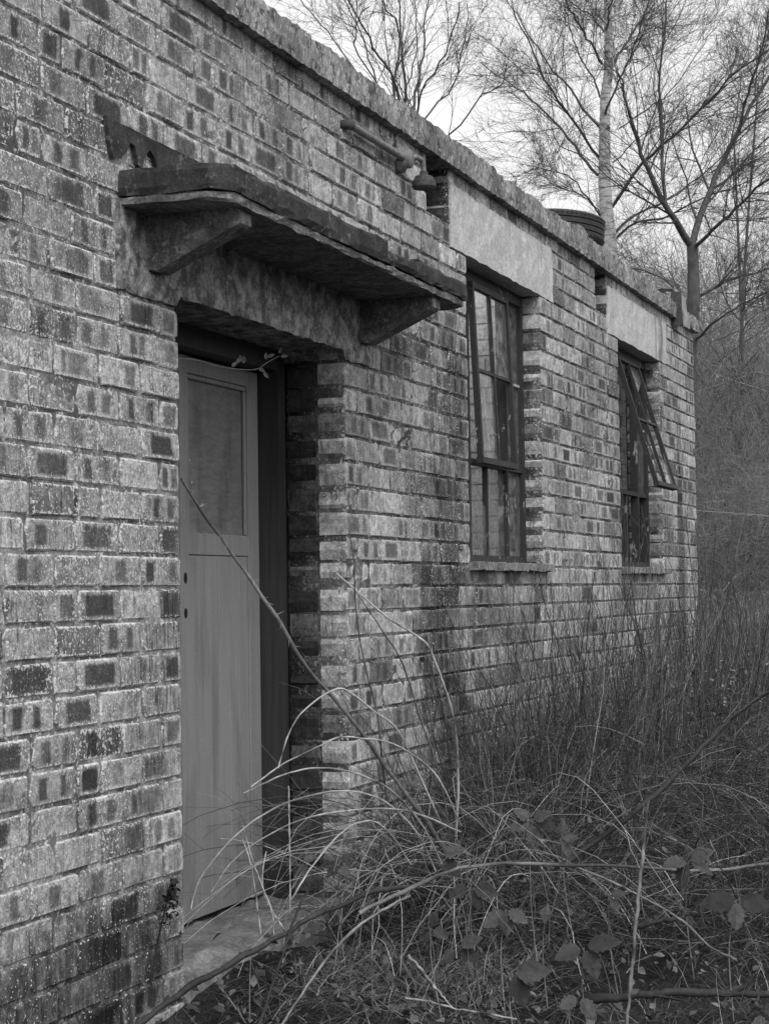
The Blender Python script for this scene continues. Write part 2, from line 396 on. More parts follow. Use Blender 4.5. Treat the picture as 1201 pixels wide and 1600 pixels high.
far = np.maximum(np.abs(GX), np.abs(GY)); GZ = np.where(far > 60, GZ, GZ + rng.normal(size=GZ.shape) * .012)
ix = np.arange(GX.size).reshape(GX.shape)
GF = np.stack([ix[:-1, :-1], ix[1:, :-1], ix[1:, 1:], ix[:-1, 1:]], -1).reshape(-1, 4)
tag(fast_mesh('ground', np.stack([GX, GY, GZ], -1).reshape(-1, 3), GF, M_ground, smooth=True), 'dark littered soil and rough grass ground rising to a bank', kind='structure')

# ------------------------------------------------------------------ the brick building
B = tag(empty('brick_building', (0, 0, -1.17)), 'weathered flat-roofed brick building with door canopy and two metal windows', 'building')
def P_(o):                                                            # parent a part while keeping its place
    o.parent = B; o.matrix_parent_inverse = Matrix.Translation((0, 0, 1.17)); return o
XL, XR, ZB, ZT = -2.6, 8.0, -1.45, 1.72
DOOR = (0., 1.31); W1 = (2.77, 3.96); W2 = (5.66, 6.84); ZS, ZW = .075, 1.378
S1 = (2.255, 2.555); S2 = (5.135, 5.40)
L1 = (2.562, 4.21); L2 = (5.407, 7.045); DL = (-.365, 1.56); ZD = .770

zk = {}
for k in range(-16, 21):
    zk[k] = .075 + .088 * (k - 1) if k <= 1 else (.075 + (k - 1) * .086867 if k <= 16 else 1.378 + (k - 16) * .0855)

# mortar core with its holes
holes = [(DOOR[0] - .007, DOOR[1] + .007, -9, ZD + .25), (W1[0] - .007, W1[1] + .007, ZS - .06, ZW + .02), (W2[0] - .007, W2[1] + .007, ZS - .06, ZW + .02)]
slots = [(S1[0] - .005, S1[1] + .008, zk[17] + .01, 1.72), (S2[0] - .005, S2[1] + .008, zk[17] + .01, 1.72)]
ex = [XL, XR] + [v for h in holes + slots for v in h[:2]]; ez = [ZB, ZT] + [v for h in holes + slots for v in h[2:] if ZB < v < ZT]
def grid_with(edges, a, b, st):
    g = np.arange(a, b, st); g = g[np.min(np.abs(g[:, None] - np.array(edges)[None]), axis=1) > st * .45]
    return np.unique(np.concatenate([g, edges]))
cx = grid_with(ex, XL, XR, .045); cz = grid_with(ez, ZB, ZT, .022)
def solid(x, z, hs): return not any(h[0] < x < h[1] and h[2] < z < h[3] for h in hs)
nx, nz = len(cx), len(cz)
V = []; F = []
for layer in range(2):
    for i in range(nx):
        for j in range(nz):
            ww = math.sin(cx[i] * 3.1 + 1.3 * math.sin(cz[j] * 2.2)) * math.sin(cz[j] * 2.9 + cx[i]) * .5 + .5
            y = .0035 + .0050 * ww + rng.uniform(-.0035, .0035) if layer == 0 else .222
            V.append((cx[i], y, cz[j]))
sd = np.array([[solid((cx[i] + cx[i + 1]) / 2, (cz[j] + cz[j + 1]) / 2, holes + slots) for j in range(nz - 1)] for i in range(nx - 1)])
sb = np.array([[solid((cx[i] + cx[i + 1]) / 2, (cz[j] + cz[j + 1]) / 2, holes) for j in range(nz - 1)] for i in range(nx - 1)])
vid = lambda l, i, j: l * nx * nz + i * nz + j
for i in range(nx - 1):
    for j in range(nz - 1):
        if sd[i, j]: F.append((vid(0, i, j), vid(0, i + 1, j), vid(0, i + 1, j + 1), vid(0, i, j + 1)))
        if sb[i, j]: F.append((vid(1, i, j), vid(1, i, j + 1), vid(1, i + 1, j + 1), vid(1, i + 1, j)))
        if sd[i, j] and i + 1 < nx - 1 and not sd[i + 1, j]: F.append((vid(0, i + 1, j), vid(1, i + 1, j), vid(1, i + 1, j + 1), vid(0, i + 1, j + 1)))
        if not sd[i, j] and i + 1 < nx - 1 and sd[i + 1, j]: F.append((vid(0, i + 1, j + 1), vid(1, i + 1, j + 1), vid(1, i + 1, j), vid(0, i + 1, j)))
        if sd[i, j] and j + 1 < nz - 1 and not sd[i, j + 1]: F.append((vid(0, i, j + 1), vid(0, i + 1, j + 1), vid(1, i + 1, j + 1), vid(1, i, j + 1)))
        if not sd[i, j] and j + 1 < nz - 1 and sd[i, j + 1]: F.append((vid(1, i, j + 1), vid(1, i + 1, j + 1), vid(0, i + 1, j + 1), vid(0, i, j + 1)))
for l_ in (0,):                                                       # the far end, closed
    for j in range(nz - 1): F.append((vid(0, nx - 1, j), vid(1, nx - 1, j), vid(1, nx - 1, j + 1), vid(0, nx - 1, j + 1)))
wall = P_(fast_mesh('front_wall', np.array(V), np.array(F), M_mortar))

# bricks
def brick_geo(x0, x1, z0, z1, y0=0., depth=.1, face='-y'):
    """worn brick with uneven arrises, front at y0; returns verts, faces, uv"""
    L = x1 - x0; H = z1 - z0; c = min(.012, L * .2) * (1 if random.random() < .75 else 1.8)
    ol = [(c * random.uniform(.3, 1), 0), (L * random.uniform(.3, .7), random.uniform(-.001, .0045)), (L - c * random.uniform(.3, 1), 0), (L, c * random.uniform(.3, 1)), (L - random.uniform(-.001, .003), H * .55),
          (L, H - c * random.uniform(.3, 1)), (L - c * random.uniform(.3, 1), H), (L * random.uniform(.3, .7), H - random.uniform(-.001, .0045)), (c * random.uniform(.3, 1), H), (0, H * random.uniform(.15, .85))]
    n = len(ol); pr = random.gauss(0, .0018); tx = random.gauss(0, .012); tz = random.gauss(0, .02)
    def yy(x, z, e): return y0 + e + pr + tx * (x / L - .5) * .12 + tz * (z / H - .5) * .06
    V = []; U = []
    for (ins, dy) in ((0, depth), (0, .0045), (.0045, 0.)):
        for x, z in ol:
            xi = min(max(x, ins), L - ins) if ins else x; zi = min(max(z, ins), H - ins) if ins else z
            y = y0 + depth if dy == depth else yy(xi, zi, dy + random.uniform(-.0006, .0012))
            V.append((x0 + xi, y, z0 + zi)); U.append((xi / L, zi / H, 0))
    V.append((x0 + L / 2, yy(L / 2, H / 2, random.uniform(-.001, .001)), z0 + H / 2)); U.append((.5, .5, 0))
    F = []
    for r in range(2):
        for i in range(n):
            j = (i + 1) % n; F.append((r * n + i, r * n + j, (r + 1) * n + j, (r + 1) * n + i))
    for i in range(n): F.append((2 * n + i, 2 * n + (i + 1) % n, 3 * n))
    return V, F, U
def brick_marks(L, far=False):
    t = random.random(); am = .8 if far else 1.; z = (0, 0, 0)
    s = min(1.6, .22 / max(L, .05))
    if t < .30: m = (z, z)
    elif t < .60: a = random.uniform(.6, 1.); m = ((.30 + random.gauss(0, .05), .095 * s * random.uniform(.7, 1.3), a), (.68 + random.gauss(0, .05), .09 * s * random.uniform(.7, 1.3), a * random.uniform(.6, 1)))
    elif t < .74: m = ((.5, random.uniform(.27, .35), random.uniform(.75, 1.)), z)
    elif t < .88: m = ((random.uniform(.25, .75), .11 * s * random.uniform(.7, 1.5), random.uniform(.4, .95)), z)
    else: m = ((random.uniform(.25, .75), .25, random.uniform(.3, .7)), (random.uniform(.2, .8), .06, random.uniform(.4, .8)))
    if L < .13 and random.random() < (.2 if far else .5): m = ((.5, .3, random.uniform(.3, .9)), z)
    if far and t > .60 and t < .74 and random.random() < .6: m = (z, z)
    return tuple((a_, b_, c_ * (am if random.random() < .7 else 1.)) for a_, b_, c_ in m)
def set_attrs(me, n, uv, m1, m2, tone):
    for nm, d in (('buv', uv), ('bm1', m1), ('bm2', m2)):
        a = me.attributes.new(nm, 'FLOAT_VECTOR', 'POINT'); a.data.foreach_set('vector', np.asarray(d, np.float32).ravel())
    a = me.attributes.new('tone', 'FLOAT', 'POINT'); a.data.foreach_set('value', np.asarray(tone, np.float32))

bl = []                                                               # (x0,x1,z0,z1,y0,depth)
J = .0085
def fill(a, b, z0, z1, k, leftward):
    """lay one course of stretchers from a jamb"""
    par = k % 2; x = b if leftward else a; first = True; pieces = []
    while (x - a > .004) if leftward else (b - x > .004):
        L = .235
        if first and par: L = .1225
        elif random.random() < .06: L = .1175
        L *= random.uniform(.975, 1.025); first = False
        rest = (x - a) if leftward else (b - x)
        if rest - L < .07: L = rest
        if L > .30: L = rest / 2
        p = (x - L, x) if leftward else (x, x + L); pieces.append(p); x = p[0] if leftward else p[1]
    for i, (p0, p1) in enumerate(pieces):
        e0 = 0 if abs(p0 - a) < 1e-6 else J / 2; e1 = 0 if abs(p1 - b) < 1e-6 else J / 2
        bl.append((p0 + e0, p1 - e1, z0 + J / 2 + random.uniform(-.001, .001), z1 - J / 2 + random.uniform(-.001, .001), 0., .1))
opens = [(DOOR[0], DOOR[1], -9, ZD), (DL[0] - .004, DL[1] + .004, ZD, zk[12]), (W1[0], W1[1], ZS, ZW), (W2[0], W2[1], ZS, ZW), (L1[0] - .004, L1[1] + .004, ZW, zk[19]), (L2[0] - .004, L2[1] + .004, ZW, zk[19]),
         (S1[0], S1[1], zk[17], 1.73), (S2[0], S2[1], zk[17], 1.73)]
for k in range(-16, 20):
    z0, z1 = zk[k], zk[k + 1]; zm = (z0 + z1) / 2
    if z1 > ZT + .001: continue
    cuts = sorted([(o[0], o[1]) for o in opens if o[2] < zm < o[3]])
    a = XL; ivs = []
    for c0, c1 in cuts:
        if c0 > a: ivs.append((a, c0))
        a = max(a, c1)
    ivs.append((a, XR))
    for a, b in ivs:
        if b - a < .03: continue
        fill(a, b, z0 + (.018 if k == 19 and any(abs(a - l[0]) < .5 and b - a < 1.9 for l in (L1, L2)) else 0), z1, k, a == XL)
# inner skin of the jambs and of the slots
inner = []
def jamb(x, sgn, za, zb, n=1):
    for k in range(-16, 20):
        z0, z1 = max(zk[k], za), min(zk[k + 1], zb)
        if z1 - z0 < .03: continue
        inner.append((min(x, x + sgn * .2), max(x, x + sgn * .2), z0 + J / 2, z1 - J / 2, .1105, .103))
for (a, b, za, zb) in ((*DOOR, -1.2, ZD), (*W1, ZS, ZW), (*W2, ZS, ZW)):
    jamb(a, -1, za, zb); jamb(b, 1, za, zb)

for a, b in (S1, S2):
    for k in (17, 18, 19): inner.append((b, b + .05, zk[k] + J / 2, zk[k + 1] - J / 2, .004, .19))
def vis_size(b):
    cs = [project((x, 0, z)) for x in b[:2] for z in b[2:4]]
    X = [c[0] for c in cs]; Z = [c[1] for c in cs]; m = ((min(X) + max(X)) / 2, (min(Z) + max(Z)) / 2)
    if max(X) < 0 or min(X) > 1201 or max(Z) < 0 or min(Z) > 1600: return 0
    return (min(max(X), 1201) - max(min(X), 0)) * (min(max(Z), 1600) - max(min(Z), 0))
order = sorted(bl, key=vis_size, reverse=True)
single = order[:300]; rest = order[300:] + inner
def tone_of(b):
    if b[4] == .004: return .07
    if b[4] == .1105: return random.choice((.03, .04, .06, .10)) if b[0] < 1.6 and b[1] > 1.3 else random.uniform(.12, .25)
    t = random.gauss(.36, .05)
    if random.random() < .12: t = random.uniform(.13, .20)
    if random.random() < .15: t = random.uniform(.40, .50)
    if b[0] > 1.3: t *= 1.05
    return max(.08, t)
for b in single:
    V, F, U = brick_geo(*b); m1, m2 = brick_marks(b[1] - b[0], b[0] > 1.25); o = mesh_obj('brick', V, F, M_brick)
    n = len(V); set_attrs(o.data, n, U, [m1] * n, [m2] * n, [tone_of(b)] * n)
    o.parent = wall
AV = []; AF = []; AU = []; A1 = []; A2 = []; AT = []
for b in rest:
    V, F, U = brick_geo(*b); m1, m2 = brick_marks(b[1] - b[0], b[0] > 1.25); s = len(AV); n = len(V)
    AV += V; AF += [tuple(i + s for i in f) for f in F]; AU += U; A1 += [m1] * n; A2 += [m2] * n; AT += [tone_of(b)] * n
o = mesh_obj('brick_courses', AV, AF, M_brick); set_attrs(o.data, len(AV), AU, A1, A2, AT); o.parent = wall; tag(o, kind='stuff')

# rough concrete blocks: a subdivided, gently eroded box
def rough_box(name, mat, a, b, st=.04, amp=.003, cut=None, parent=None):
    a = np.array(a, float); b = np.array(b, float); nn = np.maximum(((b - a) / st).astype(int), 1)
    V = {}; L = []; F = []
    def vid(i, j, k):
        if (i, j, k) not in V:
            p = a + (b - a) * np.array([i / nn[0], j / nn[1], k / nn[2]]) + rng.normal(size=3) * amp
            e = (i in (0, nn[0])) + (j in (0, nn[1])) + (k in (0, nn[2]))
            c = (a + b) / 2
            if e >= 2: p = p + np.sign(c - p) * rng.uniform(0, amp * 2.2, 3)
            if cut: p = cut(p)
            V[(i, j, k)] = len(L); L.append(p)
        return V[(i, j, k)]
    for i in range(nn[0]):
        for j in range(nn[1]): F.append((vid(i, j, 0), vid(i, j + 1, 0), vid(i + 1, j + 1, 0), vid(i + 1, j, 0))); F.append((vid(i, j, nn[2]), vid(i + 1, j, nn[2]), vid(i + 1, j + 1, nn[2]), vid(i, j + 1, nn[2])))
    for i in range(nn[0]):
        for k in range(nn[2]): F.append((vid(i, 0, k), vid(i + 1, 0, k), vid(i + 1, 0, k + 1), vid(i, 0, k + 1))); F.append((vid(i, nn[1], k), vid(i, nn[1], k + 1), vid(i + 1, nn[1], k + 1), vid(i + 1, nn[1], k)))
    for j in range(nn[1]):
        for k in range(nn[2]): F.append((vid(0, j, k), vid(0, j, k + 1), vid(0, j + 1, k + 1), vid(0, j + 1, k))); F.append((vid(nn[0], j, k), vid(nn[0], j + 1, k), vid(nn[0], j + 1, k + 1), vid(nn[0], j, k + 1)))
    return P_(mesh_obj(name, L, F, mat))

# coping
def cop_cut(p):
    x, y, z = p
    if z > 1.77 and y < .06:
        d = .005 * math.sin(x * 5.1) * math.sin(x * 2.3 + 1) + .003 * math.sin(x * 17) + rng.normal() * .0018
        p = p + np.array([0, max(0, -d) * .8, d if z > 1.795 else 0])
        if 4.55 < x < 4.85: p = p + np.array([0, 0, .03 * math.sin((x - 4.55) / .3 * math.pi)])
        if x > 6.6 and z > 1.795: p = p - np.array([0, 0, .022])
    return p
rough_box('coping', M_cop, (XL, -.037, 1.697), (8.045, .32, 1.814), .03, .0016, cop_cut)
for a, b in (L1, L2): rough_box('window_lintel', M_lint, (a, -.004, ZW), (b, .2, zk[19] + .008), .05, .0012)
def dl_cut(p):
    if p[2] < .80 and 0 < p[0] < 1.31: p = p.copy(); p[2] = .812 + rng.normal() * .002
    return p
rough_box('door_lintel', M_dlint, (DL[0], -.007, ZD + .004), (DL[1], .235, zk[12] - .004), .03, .0022, dl_cut)
rough_box('window_sill', M_sill, (W1[0] - .03, -.045, ZS - .025), (W1[1] + .06, .21, ZS + .012), .04, .002)
rough_box('window_sill', M_sill, (W2[0] - .03, -.045, ZS - .025), (W2[1] + .05, .21, ZS + .012), .04, .002)
def step_cut(p):
    p = p.copy()
    if p[1] < .03 and p[2] > -1.15: p[2] -= .03 * (0.5 + .5 * math.sin(p[0] * 9)) * (p[0] < .6); p[1] += .03 * max(0, math.sin(p[0] * 5 + 1))
    return p
rough_box('door_step', M_step, (-.004, -.03, -1.30), (1.312, .40, -1.082), .05, .004, step_cut)

# canopy
def slab(name, mat, out, z0, z1, amp, parent=None, sub=.05):
    pts = []
    for i in range(len(out)):
        a = np.array(out[i]); b = np.array(out[(i + 1) % len(out)]); m = max(1, int(np.linalg.norm(b - a) / sub))
        for q in range(m): pts.append(a + (b - a) * q / m)
    n = len(pts); c = np.mean(pts, axis=0); V = []; F = []
    for z, s in ((z0, 0), (z0 + (z1 - z0) * .25, 1), (z0 + (z1 - z0) * .8, 1), (z1, 0)):
        for p in pts:
            d = p - c; k = 0 if s else .006
            q = p - d / np.linalg.norm(d) * k; V.append((q[0] + rng.normal() * amp, q[1] + rng.normal() * amp, z + rng.normal() * amp))
    for l in range(3):
        for i in range(n): j = (i + 1) % n; F.append((l * n + i, l * n + j, l * n + n + j, l * n + n + i))
    F.append(tuple(range(n - 1, -1, -1))); F.append(tuple(range(3 * n, 4 * n)))
    o = mesh_obj(name, V, F, mat)
    if parent is None: return P_(o)
    o.parent = parent; return o
canopy = slab('canopy', M_can, [(-.345, .06), (-.345, -.255), (-.298, -.302), (1.748, -.302), (1.785, -.268), (1.785, .06)], 1.000, 1.024, .0022)
# the felted upper edge, cracked into lengths
for (xa, xb, q) in ((-.352, .905, 0), (.93, 1.18, 1), (1.195, 1.795, 2)):
    out = [(xa, .05), (xa, -.262), (xa + .05, -.312), (xb, -.312), (xb, .05)] if q == 0 else ([(xa, .05), (xa, -.305), (xb, -.312), (xb, .05)] if q == 1 else [(xa, .05), (xa, -.312), (xb - .03, -.312), (xb, -.28), (xb, .05)])
    slab('canopy_edge', M_felt, out, 1.0255 + .006 * (q == 1), (1.095, 1.074, 1.086)[q], .0022, canopy)
for x in (-.20, 1.455):
    N_ = MB().prism([(.0, 1.002), (.0, .853), (-.035, .848), (-.270, .955), (-.280, .963), (-.280, 1.002)], x, x + .085); o = N_.obj('bracket', M_can)
    P_(o)
    bev = o.modifiers.new('edge', 'BEVEL'); bev.width = .003; bev.segments = 2
# torn felt flashing above the canopy
fl = [(-.435, 1.222)] + [(-.435 + .045 * i, 1.220 - .003 * random.random()) for i in range(1, 18)] + [(.33, 1.218)]
lo = [(.33, 1.13), (.2, 1.12), (.05, 1.125), (-.05, 1.135), (-.09, 1.11), (-.13, 1.125), (-.16, 1.17), (-.185, 1.185), (-.215, 1.165), (-.235, 1.12), (-.255, 1.13), (-.275, 1.175), (-.30, 1.18), (-.32, 1.15), (-.355, 1.13), (-.40, 1.118), (-.42, 1.16)]
pl = fl + lo; n = len(pl)
V = [(x, -.0105 + random.uniform(-.0015, .0015), z) for x, z in pl] + [(x, .004, z) for x, z in pl]
P_(mesh_obj('felt_flashing', V, [tuple(range(n - 1, -1, -1))] + [(i, (i + 1) % n, (i + 1) % n + n, i + n) for i in range(n)], M_felt))

# doors: a pair of leaves in a dark frame, the left one behind the jamb
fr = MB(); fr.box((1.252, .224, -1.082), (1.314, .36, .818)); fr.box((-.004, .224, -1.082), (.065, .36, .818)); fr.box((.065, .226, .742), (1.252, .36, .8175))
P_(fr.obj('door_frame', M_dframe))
def leaf(x0, x1, lock):
    Y = .298; Zb, Zt = -1.07, .735; s = .078; r = .09
    m = MB(); m.box((x0, Y, Zb), (x0 + .062, Y + .04, Zt), .002); m.box((x1 - r, Y, Zb), (x1, Y + .04, Zt), .002)
    m.box((x0 + .063, Y + .001, Zt - .055), (x1 - r - .001, Y + .039, Zt - .001), .002); m.box((x0 + .063, Y + .001, .095), (x1 - r - .001, Y + .039, .165), .002)
    m.box((x0 + .063, Y + .018, Zb + .01), (x1 - r - .001, Y + .034, .094))
    d = P_(m.obj('door', M_door))
    q = MB().box((x0 + .063, Y + .016, .166), (x1 - r - .001, Y + .026, Zt - .056)); o = q.obj('panel', M_ply, d)
    a = MB(); e = .016                                                # bead round the panel
    a.box((x0 + .063, Y + .004, Zt - .056 - e), (x1 - r - .001, Y + .0155, Zt - .0565), .003); a.box((x1 - r - e - .001, Y + .004, .1665), (x1 - r - .0015, Y + .0155, Zt - .057 - e), .003)
    a.box((x0 + .0635, Y + .004, .1665), (x0 + .063 + e, Y + .0155, Zt - .057 - e), .003)
    a.obj('bead', M_door, d)
    nb = 6; xa, xb = x0 + .064, x1 - r - .002; wd = (xb - xa) / nb    # matchboarding below
    for i in range(nb):
        o = MB().box((xa + wd * i + .0006, Y + .004, Zb + .002), (xa + wd * (i + 1) - .0006, Y + .017, .0935), .0022).obj('board', M_door, d)
    if lock:
        for z, rr in ((.02, .012), (-.092, .011)):
            k = MB().lathe([(0, -.0008), (rr, -.0008), (rr, .002), (rr * 1.35, .002)], (x0 + .034, Y - .0002, z), (0, 1, 0), 14)
            sc = np.array(k.V); sc[:, 2] = z + (sc[:, 2] - z) * 1.5
            mesh_obj('lock_hole', sc, k.F, M_hole, d)
        for (dx, z) in ((.12, .33), (.13, .30), (.20, .26), (.105, .40)):   # nail heads and chips in the plywood
            MB().lathe([(0, -.002), (.004, -.002), (.005, 0)], (x0 + dx, Y + .0165, z), (0, 1, 0), 8).obj('nail', M_winp, d)
    return d
leaf(.618, 1.243, True); leaf(.067, .612, False)

# windows
YF = .085
def window(x0, x1, cas_open):
    zb, zt = ZS + .035, ZW - .055; cw = (x1 - x0) / 4; z1, z2 = zb + (zt - zb) / 3 + .02, zb + 2 * (zt - zb) / 3 + .02
    m = MB()
    m.box((x0 + .002, YF, zb - .02), (x0 + .035, YF + .05, zt + .03)); m.box((x1 - .035, YF, zb - .02), (x1 - .002, YF + .05, zt + .03))
    m.box((x0 + .035, YF + .001, zt), (x1 - .035, YF + .049, zt + .03)); m.box((x0 + .035, YF + .001, zb - .02), (x1 - .035, YF + .049, zb + .012))
    m.box((x0 + .035, YF + .004, z1 - .012), (x1 - .035, YF + .046, z1 + .012))
    for i in (1, 3): m.box((x0 + cw * i - .013, YF + .002, zb + .012), (x0 + cw * i + .013, YF + .048, zt - .0005))
    fr = P_(m.obj('window', M_win))
    g = MB(); g.box((x0 + 2 * cw - .008, YF + .012, zb + .012), (x0 + 2 * cw + .008, YF + .036, z1 - .012)); g.obj('glazing_bar', M_win, fr)
    for i in (0, 3): MB().box((x0 + cw * i + (.035 if i == 0 else .013), YF + .012, z2 - .006), (x0 + cw * (i + 1) - (.013 if i == 0 else .035), YF + .034, z2 + .006)).obj('glazing_bar', M_winp if i else M_win, fr)
    # head block that fills to the lintel
    MB().box((x0 + .004, YF + .006, zt + .031), (x1 - .004, .20, ZW + .004)).obj('head_timber', M_win, fr)
    # the top-hung casement over the two middle columns
    xa, xb = x0 + cw + .014, x0 + 3 * cw - .014; h = zt - z1 - .014; a = cas_open
    def T(u, v, w=0.): return (u, YF - .004 - math.sin(a) * v - math.cos(a) * w, zt - .002 - math.cos(a) * v + math.sin(a) * w)
    ref = (0, math.cos(a), -math.sin(a))
    c = MB()
    c.bar(T(xa + .012, 0), T(xa + .012, h), .024, .026, ref); c.bar(T(xb - .012, 0), T(xb - .012, h), .024, .026, ref)
    c.bar(T(xa + .024, .012), T(xb - .024, .012), .026, .024, ref); c.bar(T(xa, h + .012), T(xb, h + .012), .026, .034, ref)
    cs = c.obj('casement', M_win, fr)
    b = MB(); b.bar(T((xa + xb) / 2, .026), T((xa + xb) / 2, h), .016, .018, ref); b.obj('glazing_bar', M_win, cs)
    MB().bar(T(xa + .026, h * .5), T((xa + xb) / 2 - .009, h * .5), .014, .016, ref).obj('glazing_bar', M_win, cs); MB().bar(T((xa + xb) / 2 + .009, h * .5), T(xb - .026, h * .5), .014, .016, ref).obj('glazing_bar', M_win, cs)
    return fr, cs, (x0, cw, zb, z1, z2, zt, xa, xb), T
f1, c1, d1, T1 = window(*W1, .045)
f2, c2, d2, T2 = window(*W2, .285)
def pane(parent, pts, name='pane'):
    n = len(pts); P = np.array(pts, float); e1 = P[1] - P[0]; e2 = P[2] - P[0]; nn = np.cross(e1, e2); nn /= np.linalg.norm(nn)
    V = np.vstack([P, P + nn * .003]); F = [tuple(range(n - 1, -1, -1)), tuple(range(n, 2 * n))] + [(i, (i + 1) % n, (i + 1) % n + n, i + n) for i in range(n)]
    return mesh_obj(name, V, F, M_glass, parent)
def col_rect(d, i, za, zb, Y=YF + .024): x0, cw = d[0], d[1]; a = x0 + cw * i + .016; b = x0 + cw * (i + 1) - .016; return [(a, Y, za), (b, Y, za), (b, Y, zb), (a, Y, zb)]
x0, cw, zb, z1, z2, zt, xa, xb = d1; xm = (xa + xb) / 2; h = zt - z1 - .014
pane(f1, col_rect(d1, 3, zb + .015, z1 - .014)); pane(f1, col_rect(d1, 3, z1 + .014, z2 - .008)); pane(f1, col_rect(d1, 3, z2 + .008, zt - .004)); pane(f1, col_rect(d1, 0, zb + .015, z1 - .014)); pane(f1, col_rect(d1, 0, z1 + .014, zt - .004))
pane(f1, [(x0 + cw + .016, YF + .024, zb + .014), (x0 + 2 * cw - .01, YF + .024, zb + .014), (x0 + 2 * cw - .01, YF + .024, z1 - .2), (x0 + cw + .016, YF + .024, z1 - .014)])
pane(f1, col_rect(d1, 2, zb + .015, z1 - .014))
pane(c1, [T1(xa + .025, .026), T1(xm - .009, .026), T1(xm - .009, .22), T1(xm - .05, .15), T1(xm - .09, .13), T1(xm - .14, .17), T1(xa + .06, .12), T1(xa + .025, .15)])
pane(c1, [T1(xm + .009, .026), T1(xb - .025, .026), T1(xb - .025, h * .5 - .008), T1(xm + .009, h * .5 - .008)])
pane(c1, [T1(xa + .025, h * .5 + .008), T1(xm - .009, h * .5 + .008), T1(xm - .009, h - .002), T1(xa + .025, h - .002)])
x0, cw, zb, z1, z2, zt, xa, xb = d2; xm = (xa + xb) / 2; h = zt - z1 - .014
pane(f2, col_rect(d2, 0, zb + .015, z1 - .014)); pane(f2, col_rect(d2, 0, z1 + .014, zt - .004)); pane(f2, col_rect(d2, 3, z1 + .014, z2 - .008))
pane(c2, [T2(xm + .009, .026), T2(xb - .025, .026), T2(xb - .025, .11), T2(xm + .05, .2), T2(xm + .009, .24)]); pane(c2, [T2(xm + .03, h - .002), T2(xb - .025, h - .002), T2(xb - .025, h * .72), T2(xb - .08, h * .8)])
# casement stays
for T_, cs, u, q in ((T1, c1, d1[6], 0), (T2, c2, d2[6], 1)):
    hh = d1[5] - d1[3] - .014
    s = MB(); s.bar(T_(u + .03, hh - .30, .02), T_(u + .075, hh - .03, .022), .010, .005); s.obj('stay', M_winp if q == 0 else M_metal, cs)

# inside: rear wall, end walls, cross walls, a roof left open over the middle room to let daylight in
def room_wall(name, a, b): return P_(MB().box(a, b).obj(name, M_plaster))
room_wall('rear_wall', (XL, 4.0, -1.3), (8.0, 4.2, 1.72)); ewall = room_wall('end_wall', (7.78, .223, -1.3), (8.0, 3.998, 1.72)); room_wall('end_wall', (XL, .223, -1.3), (XL + .2, 3.998, 1.72))
cwall = room_wall('cross_wall', (5.0, .223, -1.3), (5.11, 3.998, 1.70)); room_wall('cross_wall', (1.75, .223, -1.3), (1.86, 3.998, 1.70))
def plaster_bricks(xf, wall_, y1, z0, z1):
    """painted bricks on the face of a cross wall"""
    parts = []; V = []; F = []
    k = 0; z = z0
    while z < z1 - .05:
        y = .23 - (.1175 if k % 2 else 0)
        while y < y1:
            a = max(y, .226); b = y + .224
            if b - a > .05:
                s = len(V); e = random.uniform(.004, .010)
                x = xf - e; V += [(xf + .01, a, z), (xf + .01, b, z), (xf + .01, b, z + .077), (xf + .01, a, z + .077), (x, a + .004, z + .004), (x, b - .004, z + .004), (x, b - .004, z + .073), (x, a + .004, z + .073)]
                F += [tuple(i + s for i in f) for f in [(4, 5, 6, 7), (0, 1, 5, 4), (1, 2, 6, 5), (2, 3, 7, 6), (3, 0, 4, 7)]]
            y += .235
        z += .087; k += 1
    o = mesh_obj('painted_brick_courses', V, F, M_plaster, wall_); tag(o, kind='stuff')
    return o
plaster_bricks(5.0, cwall, 1.6, -1.2, 1.62); plaster_bricks(7.78, ewall, 1.6, -1.2, 1.62)
P_(rough_box('roof_slab', M_roof, (5.0, .325, 1.70), (8.0, 1.0, 1.80), .25, .003)); P_(rough_box('roof_slab', M_roof, (XL, .325, 1.725), (1.86, 4.2, 1.80), .25, .003))  # over the end room only a front strip, cut back so daylight enters behind
P_(MB().box((1.87, .225, -1.19), (4.99, 3.99, -1.12)).obj('inner_floor', M_roof))

# pen scribble on one jamb brick
y0 = .012; zc = .31
sc = [[(.02, -.018), (.022, .02)], [(.035, .018), (.04, .0), (.05, .018)], [(.04, .0), (.038, -.02)], [(.06, -.005), (.068, .005), (.074, -.004), (.068, -.012), (.06, -.005)], [(.086, .018), (.08, .0), (.09, .006), (.088, -.02)]]
parts = [tubes(smooth_path([(1.3085, y0 + p[0], zc + p[1]) for p in s], 10)[None], np.full((1, 10), .0012), 4) for s in sc]
V, F = join(parts); P_(fast_mesh('pen_scribble', V, F, M_mark))

# ------------------------------------------------------------------ fittings
lamp = tag(empty('wall_lamp', (2.05, 0, 1.62)), 'old swan-neck bulkhead lamp on a conduit pipe under the coping', 'lamp')
def LP(o): o.parent = lamp; o.matrix_parent_inverse = Matrix.Translation((-2.05, 0, -1.62)); return o
V, F = path_tube([(1.34, -.026, 1.602), (1.6, -.027, 1.603), (1.89, -.027, 1.605)], .014, .014, 12, 10); LP(fast_mesh('conduit', V, F, M_metalp, smooth=True))
V, F = path_tube([(1.325, .01, 1.602), (1.33, -.018, 1.602), (1.35, -.026, 1.602)], .018, .017, 6, 10); LP(fast_mesh('conduit_end', V, F, M_metal, smooth=True))
LP(MB().lathe([(0, -.052), (.03, -.052), (.036, -.045), (.036, -.02), (.05, -.018), (.052, -.002), (.052, .01)], (1.925, 0, 1.605), (0, 1, 0), 20).obj('junction_box', M_metalp, smooth=True))
